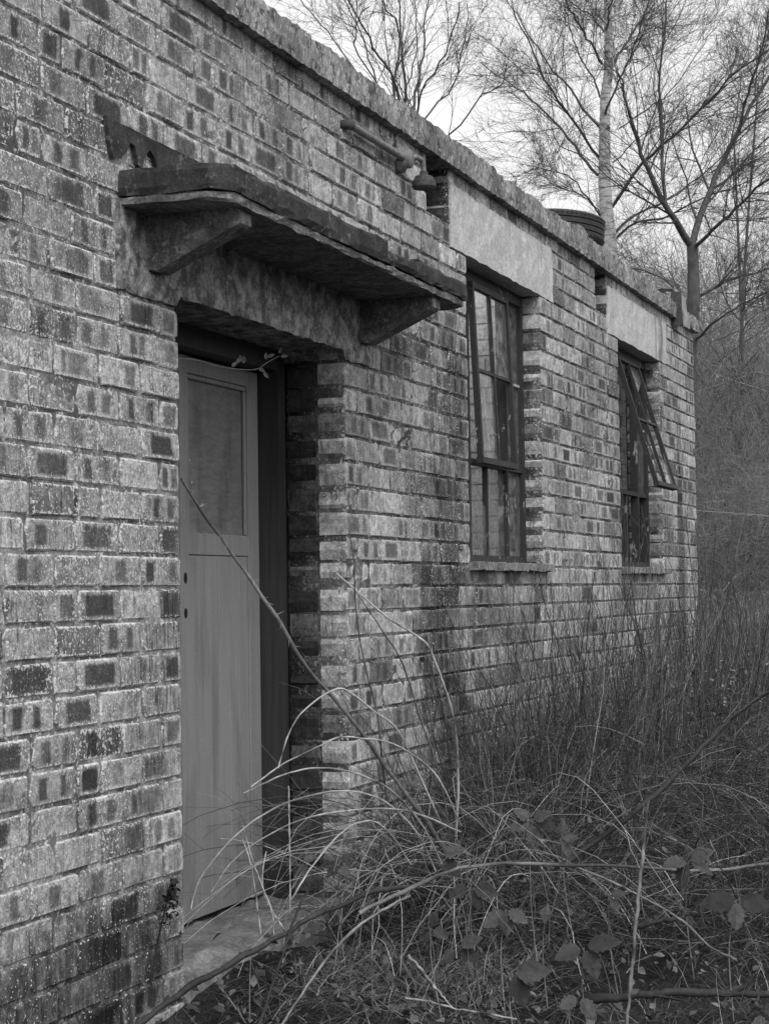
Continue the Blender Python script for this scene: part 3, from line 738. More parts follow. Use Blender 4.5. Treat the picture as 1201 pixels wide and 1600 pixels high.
V, F = path_tube([(1.94, -.035, 1.610), (1.98, -.05, 1.622), (2.015, -.06, 1.616), (2.028, -.063, 1.595), (2.030, -.064, 1.565)], .011, .010, 20, 10); LP(fast_mesh('swan_neck', V, F, M_metalp, smooth=True))
LP(MB().lathe([(0, .024), (.015, .024), (.017, .010), (.034, .004), (.040, -.010), (.045, -.014), (.047, -.036), (.042, -.042), (.036, -.04), (.0, -.036)], (2.030, -.064, 1.552), (0, 0, 1), 24).obj('lamp_shade', M_metal))
# rainwater spout at the far end
sp = tag(empty('rainwater_spout', (7.35, -.06, 1.75)), 'bent tin rainwater spout hooked over the far end of the coping', 'spout')
V = []; F = []
prof = [(.16, 1.86), (.06, 1.905), (-.02, 1.895), (-.06, 1.84), (-.065, 1.77), (-.08, 1.72), (-.085, 1.645)]
for (y, z) in prof: wdt = .16; V += [(7.26, y, z), (7.26 + wdt, y - .004, z), (7.26 + wdt, y + .006, z - .003), (7.26, y + .010, z - .003)]
for i in range(len(prof) - 1):
    for q in range(4): F.append((i * 4 + q, i * 4 + (q + 1) % 4, i * 4 + 4 + (q + 1) % 4, i * 4 + 4 + q))
F += [(3, 2, 1, 0), tuple(len(V) - 4 + i for i in range(4))]
o = mesh_obj('spout_sheet', V, F, M_tin, sp); o.matrix_parent_inverse = sp.matrix_world.inverted() if False else Matrix.Translation((-7.35, .06, -1.75))
o = MB().box((7.24, -.068, 1.65), (7.258, -.0005, 1.87)).obj('side_plate', M_metal, sp); o.matrix_parent_inverse = Matrix.Translation((-7.35, .06, -1.75))

# tyres
def tyre(loc, R, wd, tilt, label):
    t = tag(empty('car_tyre', loc), label, 'tyre', 'tyres left on the roof')
    m = MB(); r_in = R * .60
    prof = [(r_in, .25), (r_in + .01, .33), (R * .80, .47), (R * .93, .49), (R * .975, .44)]
    tread = []
    for i in range(4):
        a = .40 - i * .2; tread += [(R, a), (R, a - .155), (R - .011, a - .16), (R - .011, a - .195)]
    tread = tread[:-2]
    full = prof + tread + [(r, -h_) for r, h_ in reversed(prof)]
    full = full + [(r_in + .012, -.1), (r_in + .03, 0), (r_in + .012, .1), (r_in, .25)]
    m.lathe([(r, h_ * wd) for r, h_ in full], (0, 0, 0), (0, 0, 1), 48)
    o = m.obj('tread_and_walls', M_rub, t); t.rotation_euler = tilt
    # sipes across the tread
    s = MB()
    for i in range(60):
        a = 2 * math.pi * i / 60; ca, sa = math.cos(a), math.sin(a)
        s.bar((ca * (R + .0006), sa * (R + .0006), .40 * wd), (ca * (R + .0006), sa * (R + .0006), .30 * wd), .004, .002, (ca, sa, 0)); s.bar((ca * (R + .0006), sa * (R + .0006), -.40 * wd), (ca * (R + .0006), sa * (R + .0006), -.30 * wd), .004, .002, (ca, sa, 0))
    tag(s.obj('tread_sipes', M_hole, t), kind='stuff')
    return t
tyre((5.55, .30, 1.990), .255, .155, (.07, .05, 0), 'worn car tyre lying on top of another at the roof edge')
tyre((5.84, .33, 1.860), .25, .11, (0, 0, .4), 'lower car tyre under the other one, mostly hidden behind the coping')

# ------------------------------------------------------------------ trees behind
def zp(pts, ox, oy, s, d, dj=0.):                                      # points noted in an enlarged view, at distance d
    k = np.linspace(0, 1, len(pts)); return [at(ox + x / s, oy + y / s, d + dj * t) for (x, y), t in zip(pts, k)]
def limb(pts, r0, r1, n=16): return smooth_path(pts, n) + np.concatenate([np.zeros((1, 3)), rng.normal(size=(n - 1, 3)) * .009]), np.linspace(r0, r1, n) * .74
def stack(limbs): return np.stack([l[0] for l in limbs]), np.stack([l[1] for l in limbs])
def crown(limbs, spec, name, mat, parent):
    P, R = stack(limbs); parts = []
    for (k, tmin, lf, ang, up, wig, n, rmin, sides) in spec:
        P, R = spawn(P, R, k, tmin, lf, ang, up, wig, n, rmin=rmin); parts.append(tubes(P, R, sides))
    V, F = join(parts); return fast_mesh(name, V, F, mat, parent)
def tree(name, label, limbs, trunk, spec, mats, cat='tree', base=None):
    b = trunk[0][0]; t = tag(empty(name, (0, 0, 0)), label, cat)
    V, F = tubes(trunk[0][None], trunk[1][None], 12); fast_mesh('trunk', V, F, mats[0], t, smooth=True)
    if len(limbs):
        P, R = stack(limbs); V, F = tubes(P, R, 6); fast_mesh('limbs', V, F, mats[1], t, smooth=True)
    crown(list(limbs) if len(limbs) else [trunk], spec, 'crown', M_twig, t)
    return t
D1 = 23.
o8 = lambda pts, dj=0.: zp(pts, 800, 0, 2.995, D1, dj)
gz = lambda p: float(ground_h(p[0], p[1]))
tb = at(962, 700, D1); tb[2] = gz(tb) - .1
tr = [tb, at(957, 560, D1)] + o8([(460, 1200), (445, 1050), (432, 900), (430, 750), (432, 600), (435, 450), (452, 300), (448, 150), (445, 0)]) + [at(946, -120, D1), at(950, -300, D1), at(940, -520, D1)]
trunk = (smooth_path(tr, 16), np.interp(np.linspace(0, 1, 16), [0, .35, .8, 1], [.108, .076, .046, .013]))
birch = [limb(o8([(465, 970), (540, 850), (620, 750), (700, 680), (800, 590), (880, 510), (960, 430), (1050, 340), (1201, 230), (1350, 90)], -2), .030, .010),
         limb(o8([(480, 1090), (560, 1010), (650, 970), (750, 920), (850, 840), (950, 760), (1050, 660), (1201, 520)], 2), .026, .007),
         limb(o8([(480, 1120), (560, 1050), (700, 1020), (800, 970), (900, 920), (1040, 880), (1201, 780)], -1), .022, .006),
         limb(o8([(400, 820), (330, 740), (260, 650), (170, 540), (80, 460), (0, 400), (-150, 290)], 1), .027, .008),
         limb(o8([(410, 740), (340, 650), (260, 540), (200, 450), (140, 340), (80, 200), (20, 80), (0, 20)], -1.5), .024, .007),
         limb(o8([(415, 600), (340, 520), (270, 420), (180, 310), (80, 170), (0, 40), (-60, -60)], 2), .024, .006),
         limb(o8([(420, 300), (370, 210), (310, 110), (250, 10), (220, -80)], -1), .022, .007),
         limb(o8([(480, 290), (520, 220), (580, 130), (640, 40), (700, -80)], 1), .026, .009),
         limb(o8([(430, 560), (480, 420), (540, 300), (570, 200), (620, 60), (660, -60)], -2), .020, .007),
         limb(o8([(430, 150), (380, 90), (290, 20), (230, -50)], 1), .018, .006),
         limb(o8([(420, 470), (380, 370), (310, 250), (260, 100), (235, -20)], 2), .020, .006),
         limb(o8([(445, 150), (450, 60), (475, -40), (500, -150)], -1), .02, .008),
         limb(o8([(410, 1010), (330, 900), (270, 830), (140, 790), (0, 830)], -2), .015, .004),
         limb(o8([(440, 1060), (380, 960), (300, 900), (180, 860), (130, 740)], 1), .014, .004),
         limb(o8([(500, 600), (620, 520), (760, 400), (900, 200), (1000, 60)], 2), .014, .004),
         limb(o8([(470, 760), (600, 640), (760, 560), (960, 545), (1201, 560)], 3), .012, .003)]
SPEC = [(13, .10, (.25, .65), (.3, .75), .06, .10, 7, .0034, 3), (8, .12, (.35, .8), (.3, .85), .02, .13, 6, .0023, 3), (8, .1, (.4, 1.), (.3, 1.), .0, .15, 4, .0018, 3)]
tree('birch_tree', 'tall pale-barked birch behind the tyres with fine bare twigs', birch, trunk, SPEC, (M_birch, M_twig))
D2 = 21.
o9 = lambda pts, dj=0.: zp(pts, 800, 0, 2.995, D2, dj)
tb = at(1066, 760, D2); tb[2] = gz(tb) - .1
tr = [tb, at(1074, 620, D2), at(1081, 510, D2), at(1083, 450, D2)] + o9([(842, 1180), (838, 1140)])
trunk = (smooth_path(tr, 15), np.linspace(.085, .058, 15))
forks = [limb(o9([(838, 1150), (800, 1090), (760, 1040), (710, 960), (650, 820), (600, 700), (560, 560), (520, 440), (500, 330)], -1), .06, .010),
         limb(o9([(715, 970), (705, 820), (695, 650), (690, 450), (700, 250), (720, 50), (725, -80)], 1), .032, .010),
         limb(o9([(840, 1150), (880, 1010), (930, 880), (1000, 720), (1060, 610), (1100, 520), (1201, 360), (1300, 200)], 1), .055, .016),
         limb(o9([(845, 1160), (950, 1060), (1050, 970), (1150, 880), (1280, 790)], -2), .030, .012),
         limb(o9([(1060, 620), (1100, 450), (1150, 280), (1200, 60), (1210, -50)], -1), .022, .010),
         limb([at(1085, 470, D2), at(1130, 440, D2), at(1180, 425, D2), at(1260, 400, D2)], .026, .010), limb([at(1086, 530, D2), at(1120, 500, D2 - 1), at(1170, 470, D2 - 1), at(1240, 440, D2 - 2)], .022, .006),
         limb([at(1083, 480, D2), at(1040, 440, D2 + 1), at(990, 420, D2 + 2), at(930, 430, D2 + 3)], .018, .005)]
tree('forked_tree', 'bare tree forking into two limbs behind the far end of the building', forks, trunk, SPEC, (M_bark, M_twig))
D3 = 17.
o7 = lambda pts, dj=0.: zp(pts, 420, 0, 2.995, D3, dj)
tb = at(655, 640, D3); tb[2] = gz(tb) - .1
trunk = (smooth_path([tb, at(652, 420, D3), at(648, 300, D3), at(645, 230, D3)], 15), np.linspace(.07, .05, 15))
hub = [(675, 690)]
stems = [limb(o7(hub + s, dj), r, .006) for s, dj, r in (
    ([(600, 540), (590, 430), (600, 300), (620, 150), (605, 0), (598, -80)], .5, .024), ([(640, 560), (640, 460), (630, 300), (610, 150), (540, 20), (510, -60)], -.5, .022),
    ([(630, 560), (580, 350), (500, 240), (440, 120), (370, 0), (330, -70)], -1, .020), ([(670, 560), (690, 430), (720, 250), (730, 60), (770, -60)], .8, .022),
    ([(600, 560), (485, 340), (440, 180), (380, 60), (340, -40)], 1, .014), ([(690, 560), (720, 420), (800, 300), (860, 150), (900, 0)], -1, .016),
    ([(700, 600), (760, 520), (850, 420), (890, 300), (920, 150), (930, 20)], .6, .014), ([(720, 640), (830, 640), (910, 560), (1000, 450), (1090, 380), (1110, 300)], -.6, .014),
    ([(690, 640), (640, 470), (650, 380), (690, 250), (690, 100), (680, -50)], 1.2, .012), ([(620, 600), (420, 260), (400, 180), (420, 90), (470, 20)], -1.2, .010),
    ([(560, 560), (330, 230), (250, 120), (170, 30), (120, -40)], 1.5, .010))]
tree('multi_stemmed_tree', 'many-stemmed bare sapling rising behind the coping left of the birch', stems, trunk, [(9, .22, (.25, .6), (.25, .65), .12, .09, 6, .0026, 3), (6, .1, (.35, .7), (.3, .8), .06, .12, 5, .0019, 3), (3, .1, (.4, .9), (.3, .9), .03, .14, 4, .0015, 3)], (M_bark, M_twig))
# slender trunks in the wood at the right
for (px, d, top, lean, r, lab) in ((1178, 27., 420, -20, .07, 'dark slender trunk at the right edge standing on the bank'), (1128, 30., 330, 35, .06, 'thin dark trunk just right of the building corner'), (1192, 30., 560, 12, .05, 'twin dark trunk rightmost behind the bank')):
    b = at(px, 845, d); b[2] = gz(b) - .1; p = [b, at(px + lean * .3, 760, d), at(px + lean * .7, 640, d), at(px + lean, top + 80, d), at(px + lean * 1.6, top - 200, d)]
    trunk = (smooth_path(p, 16), np.linspace(r, .012, 16))
    tree('slender_tree', lab, [], trunk, [(14, .25, (.12, .3), (.5, 1.1), .06, .15, 6, .004, 3), (8, .1, (.3, .6), (.3, .9), .02, .2, 5, .003, 3), (4, .1, (.35, .8), (.3, 1.), 0., .2, 4, .0026, 3)], (M_bark, M_twig))

# the thicket of a wood far behind: nobody could count it
nb = 520
px = rng.uniform(640, 1420, nb); dd = rng.uniform(26, 48, nb); px[:70] = rng.uniform(1080, 1400, 70); dd[:70] = rng.uniform(19, 26, 70)
P0 = []
for x, d in zip(px, dd):
    b = at(x, 860, d); b[2] = gz(b)
    hgt = rng.uniform(.9, 3.9) * d / 30 if d > 26 else rng.uniform(.5, 1.5); q = [b, b + np.array([rng.normal() * .25, rng.normal() * .25, hgt * .35]), b + np.array([rng.normal() * .6, rng.normal() * .6, hgt * .7]), b + np.array([rng.normal() * 1., rng.normal() * 1., hgt])]
    P0.append(smooth_path(q, 8))
P0 = np.stack(P0); R0 = np.linspace(1, .4, 8)[None] * np.where(dd > 26, .013, .006)[:, None]; parts = [tubes(P0, R0, 4)]
P1, R1 = spawn(P0, R0, 13, .05, (.25, .55), (.3, 1.0), .12, .2, 6, rmin=.004); parts.append(tubes(P1, R1, 3))
P2, R2 = spawn(P1, R1, 8, .1, (.3, .7), (.3, 1.1), .0, .25, 4, rmin=.003); parts.append(tubes(P2, R2, 3))
V, F = join(parts); tone = rng.uniform(0, 1, len(V) // 3 + 1).repeat(3)[:len(V)]
tag(fast_mesh('distant_wood', V, F, M_wood, tone=tone), 'tangle of bare twigs of the wood behind the building', kind='stuff')

# ------------------------------------------------------------------ grass
def ribbons(n, X, Y, length, width, lean, droop, seg=4, azim=None, zoff=0.):
    base = np.stack([X, Y, ground_h(X, Y) + zoff], -1)
    az = rng.uniform(0, 2 * math.pi, n) if azim is None else azim
    d = np.stack([np.cos(az) * lean, np.sin(az) * lean, np.ones(n)], -1); d /= np.linalg.norm(d, axis=1, keepdims=True)
    side = np.stack([-np.sin(az + rng.normal(size=n)), np.cos(az), np.zeros(n)], -1)
    V = np.zeros((n, seg + 1, 2, 3)); p = base.copy()
    for s in range(seg + 1):
        wv = (width * (1 - s / (seg + .3)))[:, None]
        V[:, s, 0] = p - side * wv / 2; V[:, s, 1] = p + side * wv / 2
        d = d + np.stack([np.cos(az) * droop, np.sin(az) * droop, -droop * .9], -1) + rng.normal(size=(n, 3)) * .06; d /= np.linalg.norm(d, axis=1, keepdims=True)
        p = p + d * (length / seg)[:, None]
    i = np.arange(n * (seg + 1) * 2).reshape(n, seg + 1, 2)
    F = np.stack([i[:, :-1, 0], i[:, :-1, 1], i[:, 1:, 1], i[:, 1:, 0]], -1).reshape(-1, 4)
    tone = np.repeat(np.clip(rng.beta(.7, 4.2, n), 0, 1), (seg + 1) * 2)
    return V.reshape(-1, 3), F, tone
n = 22000
X = rng.uniform(-1.6, 9.5, n); Y = -rng.uniform(.02, 1, n) ** .8 * np.interp(X, [-1.6, 3, 9.5], [2.3, 2.2, 1.6])
az = rng.uniform(0, 2 * math.pi, n); le = rng.uniform(.06, .30, n) * np.where(rng.random(n) < .15, 1.6, 1)
V, F, tone = ribbons(n, X, Y, le, rng.uniform(.0015, .004, n), rng.uniform(.2, 1.6, n), rng.uniform(.1, .5, n), azim=az)
tag(fast_mesh('dry_grass', V, F, M_grass, tone=tone), 'dry matted grass and dead stalks along the foot of the wall', kind='stuff')
n = 26000
X = 8.2 + rng.random(n) ** 1.2 * 11; Y = rng.uniform(-1.8, 3.2, n)
V, F, tone = ribbons(n, X, Y, rng.uniform(.12, .34, n), rng.uniform(.003, .008, n), rng.uniform(.3, 1.2, n), rng.uniform(.25, .7, n))
tag(fast_mesh('bank_grass', V, F, M_grass, tone=.35 + tone * .7), 'long drooping dead grass on the bank beyond the building', kind='stuff')

n = 2600; X = rng.normal(size=n) * .35 + .55; Y = -.12 - rng.random(n) * .75
V, F, tone = ribbons(n, X, Y, rng.uniform(.12, .42, n), rng.uniform(.0018, .0035, n), rng.uniform(.5, 2.2, n), rng.uniform(.15, .6, n), 6)
tag(fast_mesh('pale_straw', V, F, M_grass, tone=np.clip(tone * 1.5 + .15, 0, 1.2)), 'pale collapsed straw in front of the doorstep', kind='stuff')

# ------------------------------------------------------------------ bramble and shoots in front of the wall
def cane_curve(b, az, L, rise, n=12, wig=.03):
    """arching cane: climbs, then bends over towards az"""
    out = [b]; p = b.copy(); el = rise
    for s in range(n - 1):
        d = np.array([math.cos(az) * math.cos(el), math.sin(az) * math.cos(el), math.sin(el)]); p = p + d * L / (n - 1); out.append(p)
        el -= (rise + random.uniform(.2, .9)) / (n - 1) * 1.15; az += random.gauss(0, wig * 2)
    return np.array(out)
P = []; R = []; T = []
def put(b, az, L, rise, r, tone, wig=.03): P.append(cane_curve(np.array(b, float), az, L, rise, 12, wig)); R.append(np.linspace(r, r * .35, 12)); T.append(tone)
for i in range(240):                                                   # arching canes, from the pier towards the doorway
    x = random.uniform(1.0, 3.2); y = -random.uniform(.05, .75); put((x, y, gz((x, y)) - .03), math.pi + random.gauss(.0, .55), random.uniform(.7, 1.5), random.uniform(.7, 1.3), random.uniform(.0013, .0026), random.choice((.05, .2, .4, .6, .8, 1.1)), .06)
for i in range(300):                                                  # canes lying about on the right
    x = random.uniform(.8, 7.5); y = -random.uniform(.1, 1.5); put((x, y, gz((x, y)) - .03), random.uniform(0, 6.28), random.uniform(.5, 1.3), random.uniform(.5, 1.4), random.uniform(.0016, .0034), random.choice((0., .02, .05, .1, .2, .4, .9)), .08)
V, F = tubes(np.stack(P), np.stack(R), 5)
tag(fast_mesh('bramble_tangle', V, F, M_cane, smooth=True, tone=np.repeat(T, 12 * 5)), 'tangle of arching bare bramble canes in front of the wall', kind='stuff')
# fine side twigs
Pa = np.stack(P); Ra = np.stack(R); P1, R1 = spawn(Pa, Ra, 4, .15, (.12, .35), (.3, 1.1), .05, .15, 5, rmin=.0011)
V, F = tubes(P1, R1, 3); tag(fast_mesh('bramble_twigs', V, F, M_cane, tone=np.repeat(rng.beta(.8, 2.4, len(P1)) * 1.2, 15)), 'fine side twigs in the bramble tangle', kind='stuff')
# upright shoots
n = 1300; X = rng.uniform(1.8, 8.8, n); Y = -rng.uniform(.06, .95, n); H = np.where(rng.random(n) < .16, rng.uniform(1.1, 1.62, n), rng.uniform(.4, 1.3, n)) * np.interp(X, [2, 3, 7.9], [.75, 1., .95])
base = np.stack([X, Y, ground_h(X, Y) - .02], -1); ln = np.stack([rng.normal(size=n) * .30, rng.normal(size=n) * .14, np.ones(n)], -1)
bend = np.stack([rng.normal(size=n) * .22, rng.normal(size=n) * .08, -np.abs(rng.normal(size=n)) * .12], -1)
tt = np.linspace(0, 1, 8)
P = base[:, None] + ln[:, None] * (H[:, None, None] * tt[None, :, None]) + bend[:, None] * (tt ** 2)[None, :, None] + rng.normal(size=(n, 8, 3)) * .006
R = rng.uniform(.0015, .0034, n)[:, None] * np.linspace(1, .4, 8)[None]
n2 = 620; X2 = rng.uniform(1.35, 3.6, n2); Y2 = -rng.uniform(.05, .6, n2); H2 = np.where(rng.random(n2) < .12, rng.uniform(.9, 1.45, n2), rng.uniform(.3, 1.05, n2)) * np.interp(X2, [1.35, 2.2, 3.6], [.55, .9, 1.05])
b2 = np.stack([X2, Y2, ground_h(X2, Y2) - .02], -1); l2 = np.stack([-.15 + rng.normal(size=n2) * .38, rng.normal(size=n2) * .15, np.ones(n2)], -1); e2 = np.stack([-.1 + rng.normal(size=n2) * .3, rng.normal(size=n2) * .08, -np.abs(rng.normal(size=n2)) * .2], -1)
P = np.concatenate([P, b2[:, None] + l2[:, None] * (H2[:, None, None] * tt[None, :, None]) + e2[:, None] * (tt ** 2)[None, :, None] + rng.normal(size=(n2, 8, 3)) * .006]); R = np.concatenate([R, rng.uniform(.0015, .0034, n2)[:, None] * np.linspace(1, .4, 8)[None]]); n = n + n2
P1, R1 = spawn(P, R, 3, .35, (.15, .4), (.3, .7), .15, .1, 5, rmin=.001)
t0 = rng.beta(.8, 5., n); V, F = join([tubes(P, R, 4), tubes(P1, R1, 3)])
tag(fast_mesh('upright_shoots', V, F, M_cane, tone=np.concatenate([np.repeat(t0, 32), np.repeat(rng.beta(.9, 5., len(P1)), 15)])), 'thicket of thin upright dead shoots before the brick wall', kind='stuff')

# the dark tangle that fills the gaps
n = 15000; X = .9 + rng.random(n) ** 1.25 * 7.8; Y = -.06 - rng.random(n) * 1.75
hz = rng.random(n) * np.interp(X, [.9, 1.5, 2.2, 8.7], [.08, .34, .58, .58]); base = np.stack([X, Y, ground_h(X, Y) + hz - .02], -1)
dr = rng.normal(size=(n, 3)); dr[:, 2] = np.abs(dr[:, 2]) * .8; dr /= np.linalg.norm(dr, axis=1, keepdims=True); Ln = rng.uniform(.10, .42, n)
P = [base]; dv = dr
for s_ in range(4): dv = dv + rng.normal(size=(n, 3)) * .22 - np.array([0, 0, .10]); dv /= np.linalg.norm(dv, axis=1, keepdims=True); P.append(P[-1] + dv * (Ln / 4)[:, None])
P = np.stack(P, 1); R = rng.uniform(.0009, .0022, n)[:, None] * np.linspace(1, .5, 5)[None]
V, F = tubes(P, R, 3); tag(fast_mesh('dark_undergrowth', V, F, M_cane, tone=np.repeat(rng.beta(.45, 3.4, n) * 1.1, 15)), 'dark tangle of broken twigs filling the thicket', kind='stuff')
# small leaves low down
def leaf_shape(n=7, serr=.12, fold=.25):
    L = []; 
    for i in range(n + 1):
        t = i / n; wv = .34 * math.sin(math.pi * t ** .8) ** .9 * (1 - .15 * t); wv *= (1 + serr * (1 if i % 2 else -1)) if 0 < i < n else 1; L.append((t, wv, -.18 * t * t))
    V = []; F = []
    for t, wv, z in L: V += [(t, -wv, z + fold * wv), (t, 0, z), (t, wv, z + fold * wv)]
    for i in range(n): a = i * 3; F += [(a, a + 3, a + 4, a + 1), (a + 1, a + 4, a + 5, a + 2)]
    return np.array(V), F
def scatter_leaves(name, label, C, size, mat, tone, flat=.7):
    LV, LF = leaf_shape(3, 0., .2); LF = np.array(LF); n = len(C)
    az = rng.uniform(0, 6.28, n); el = rng.normal(size=n) * flat; rl = rng.normal(size=n) * .5
    ca, sa, ce, se = np.cos(az), np.sin(az), np.cos(el), np.sin(el)
    ex = np.stack([ca * ce, sa * ce, se], -1); ey = np.stack([-sa, ca, np.zeros(n)], -1); ez = np.cross(ex, ey)
    ey2 = ey * np.cos(rl)[:, None] + ez * np.sin(rl)[:, None]; ez2 = np.cross(ex, ey2)
    V = C[:, None] + size[:, None, None] * (LV[None, :, 0:1] * ex[:, None] + LV[None, :, 1:2] * ey2[:, None] + LV[None, :, 2:3] * ez2[:, None])
    F = (LF[None] + (np.arange(n) * len(LV))[:, None, None]).reshape(-1, 4)
    return tag(fast_mesh(name, V.reshape(-1, 3), F, mat, tone=np.repeat(tone, len(LV))), label, kind='stuff')
n = 5200; X = rng.uniform(-.6, 8., n); Y = -rng.uniform(.03, 1.7, n)
C = np.stack([X, Y, ground_h(X, Y) + rng.gamma(1.6, .05, n) * np.interp(X, [.5, 2.2], [.6, 1.9])], -1)
scatter_leaves('low_leaves', 'small low leaves of the ground cover along the wall', C, rng.uniform(.012, .04, n), M_gleaf, rng.beta(.8, 2.2, n))
n = 1500; X = rng.uniform(3.6, 8.6, n); Y = -rng.uniform(.35, 1.25, n)
C = np.stack([X, Y, ground_h(X, Y) + rng.uniform(.15, .75, n)], -1)
scatter_leaves('budding_leaves', 'small unfolding leaves on the shoots at the right', C, rng.uniform(.015, .035, n), M_gleaf, rng.uniform(.5, 1.3, n))

# canes one can follow with the eye, each a thing
def cane(name, label, pts, r0, r1, tone, mat=M_cane, twigs=0, thorns=True, cat='cane', group=None, n=28):
    n = n * 2; Q = smooth_path(pts, n); jit = rng.normal(size=Q.shape); jit = (jit + np.roll(jit, 1, 0) + np.roll(jit, -1, 0)) / 3; Q = Q + jit * min(.003, r0 * .4)
    RR = np.linspace(r0, r1, n) * (1 + .16 * np.interp(np.arange(n), np.arange(0, n + 4, 4), rng.normal(size=(n + 7) // 4 + (1 if (n + 7) // 4 < len(np.arange(0, n + 4, 4)) else 0))[:len(np.arange(0, n + 4, 4))]).clip(-1.5, 1.5))
    o = tag(empty(name, Q[0]), label, cat, group)
    loc = Matrix.Translation(-Vector(Q[0]))
    V, F = tubes(Q[None], RR[None], 7); tv = np.repeat(np.clip(tone * (1 + .45 * np.interp(np.arange(n), np.arange(0, n, 3), rng.normal(size=len(np.arange(0, n, 3))))), 0, 1.5), 7)
    s = fast_mesh('stem', V, F, mat, o, smooth=True, tone=tv); s.matrix_parent_inverse = loc
    if thorns:
        P1, R1 = spawn(Q[None], np.linspace(r0, r1, n)[None], 26, .02, (.010, .022), (.8, 1.3), .0, .02, 3, rf=.55, rend=.05, rmin=.0006); V, F = tubes(P1, R1, 4)
        t = fast_mesh('thorns', V, F, mat, o, tone=np.full(len(V), min(1, tone + .1))); t.matrix_parent_inverse = loc; t['kind'] = 'stuff'
    if twigs:
        P1, R1 = spawn(Q[None], np.linspace(r0, r1, n)[None], twigs, .1, (.06, .2), (.4, 1.), .1, .12, 6, rmin=.0011); V, F = tubes(P1, R1, 4)
        t = fast_mesh('side_twigs', V, F, mat, o, tone=np.full(len(V), tone)); t.matrix_parent_inverse = loc; t['kind'] = 'stuff'
    return o
def tr_(pts, d0, d1): k = np.linspace(0, 1, len(pts)); return [at(x, y, d0 + (d1 - d0) * t) for (x, y), t in zip(pts, k)]
cane('bramble_cane', 'long thorny cane slanting down across the door', tr_([(283, 750), (320, 806), (365, 868), (425, 955), (485, 1050), (540, 1112), (600, 1195), (660, 1275), (700, 1340)], 5.05, 5.9), .0042, .0075, .28)
cane('fallen_branch', 'dark fallen branch lying across the bottom left before the step', tr_([(200, 1612), (270, 1560), (340, 1518), (410, 1478), (480, 1438), (520, 1418), (590, 1392), (640, 1385)], 4.75, 5.3), .009, .0065, .5, M_dark, cat='branch')
cane('fallen_branch', 'dark bare branch rising from the thicket to the right edge', tr_([(880, 1352), (905, 1335), (990, 1270), (1050, 1215), (1085, 1180), (1145, 1120), (1201, 1082), (1260, 1050)], 6.0, 6.6), .010, .006, .45, M_dark, 6, cat='branch')
cane('bramble_cane', 'thick pale cane lying level across the middle of the thicket', tr_([(560, 1428), (615, 1400), (690, 1366), (750, 1352), (850, 1350), (1000, 1355), (1100, 1362), (1200, 1350)], 5.1, 5.6), .0056, .0040, .24)
cane('bramble_cane', 'straight cane running from mid thicket down to the lower right', tr_([(905, 1357), (960, 1380), (1000, 1400), (1060, 1435), (1110, 1480), (1150, 1500)], 5.2, 5.0), .0032, .0036, .3)
cane('dead_stalk', 'tall straight grey stalk standing right of the middle leaves', tr_([(978, 1605), (985, 1530), (993, 1440), (1003, 1340), (1012, 1250)], 4.85, 5.0), .0050, .0036, .3, thorns=False, cat='stalk')
cane('fallen_branch', 'thick dark branch lying flat along the bottom right', tr_([(880, 1572), (925, 1563), (985, 1557), (1050, 1551), (1120, 1552), (1201, 1556), (1260, 1556)], 4.9, 5.0), .012, .010, .35, M_dark, 4, False, 'branch')
cane('fallen_branch', 'short dark branch in the litter right of the tall stalk', tr_([(985, 1452), (1000, 1446), (1045, 1437), (1075, 1430)], 5.2, 5.35), .009, .006, .3, M_dark, 2, False, 'branch')
cane('dead_stalk', 'pale broken stalk slanting up near the bottom middle', tr_([(637, 1492), (655, 1512), (675, 1537), (692, 1557), (707, 1575)], 4.75, 4.75), .0040, .0026, .6, thorns=False, cat='stalk')
cane('dead_stalk', 'pale stalk lying nearly level along the bottom middle', tr_([(632, 1560), (665, 1564), (707, 1575), (760, 1584), (807, 1593)], 4.72, 4.7), .0030, .0024, .5, thorns=False, cat='stalk')
ARCS = [('uppermost pale arching cane, peaking in front of the brick jamb', [(435, 1200), (450, 1150), (475, 1110), (525, 1077), (552, 1086), (580, 1108), (620, 1140), (650, 1200), (690, 1290)], .0036, .9),
        ('bright arching cane crossing the door frame just under the uppermost arc', [(392, 1230), (440, 1195), (500, 1165), (530, 1152), (570, 1154), (620, 1165), (680, 1210), (720, 1290)], .0034, .85),
        ('long pale arc sweeping from the door to the thicket at mid height', [(380, 1240), (425, 1218), (470, 1203), (515, 1200), (560, 1210), (610, 1235), (660, 1290), (690, 1350)], .0032, .7),
        ('broad arc reaching furthest left, down to the foot of the door', [(298, 1420), (312, 1375), (345, 1330), (380, 1295), (430, 1262), (490, 1242), (545, 1236), (600, 1252), (650, 1300), (680, 1360)], .0036, .75),
        ('low pale arc over the doorstep bending into the grass', [(330, 1395), (360, 1350), (410, 1310), (480, 1278), (560, 1265), (640, 1268), (720, 1300)], .003, .55),
        ('pale cane rising steeply from the doorstep to the right', [(452, 1412), (480, 1365), (515, 1320), (550, 1290), (585, 1284), (615, 1310), (640, 1350)], .0034, .7)]
for lab, pts, r, t in ARCS: cane('bramble_cane', lab, tr_(pts, 5.35, 5.75), r * .7, r * .95, t * .9, group='pale canes arching before the doorway', thorns=False)
GR = [('thin pale grass stem left of the three on the doorstep', [(378, 1310), (392, 1350), (400, 1400), (405, 1440), (408, 1462)]), ('middle pale grass stem bending on the doorstep', [(380, 1290), (395, 1345), (410, 1385), (425, 1425), (428, 1460)]), ('kinked pale grass stem right of the others on the doorstep', [(416, 1330), (410, 1370), (414, 1400), (430, 1430), (445, 1455)]),
      ('straight upright straw before the dark reveal', [(451, 1228), (452, 1290), (453, 1350), (453, 1425)])]
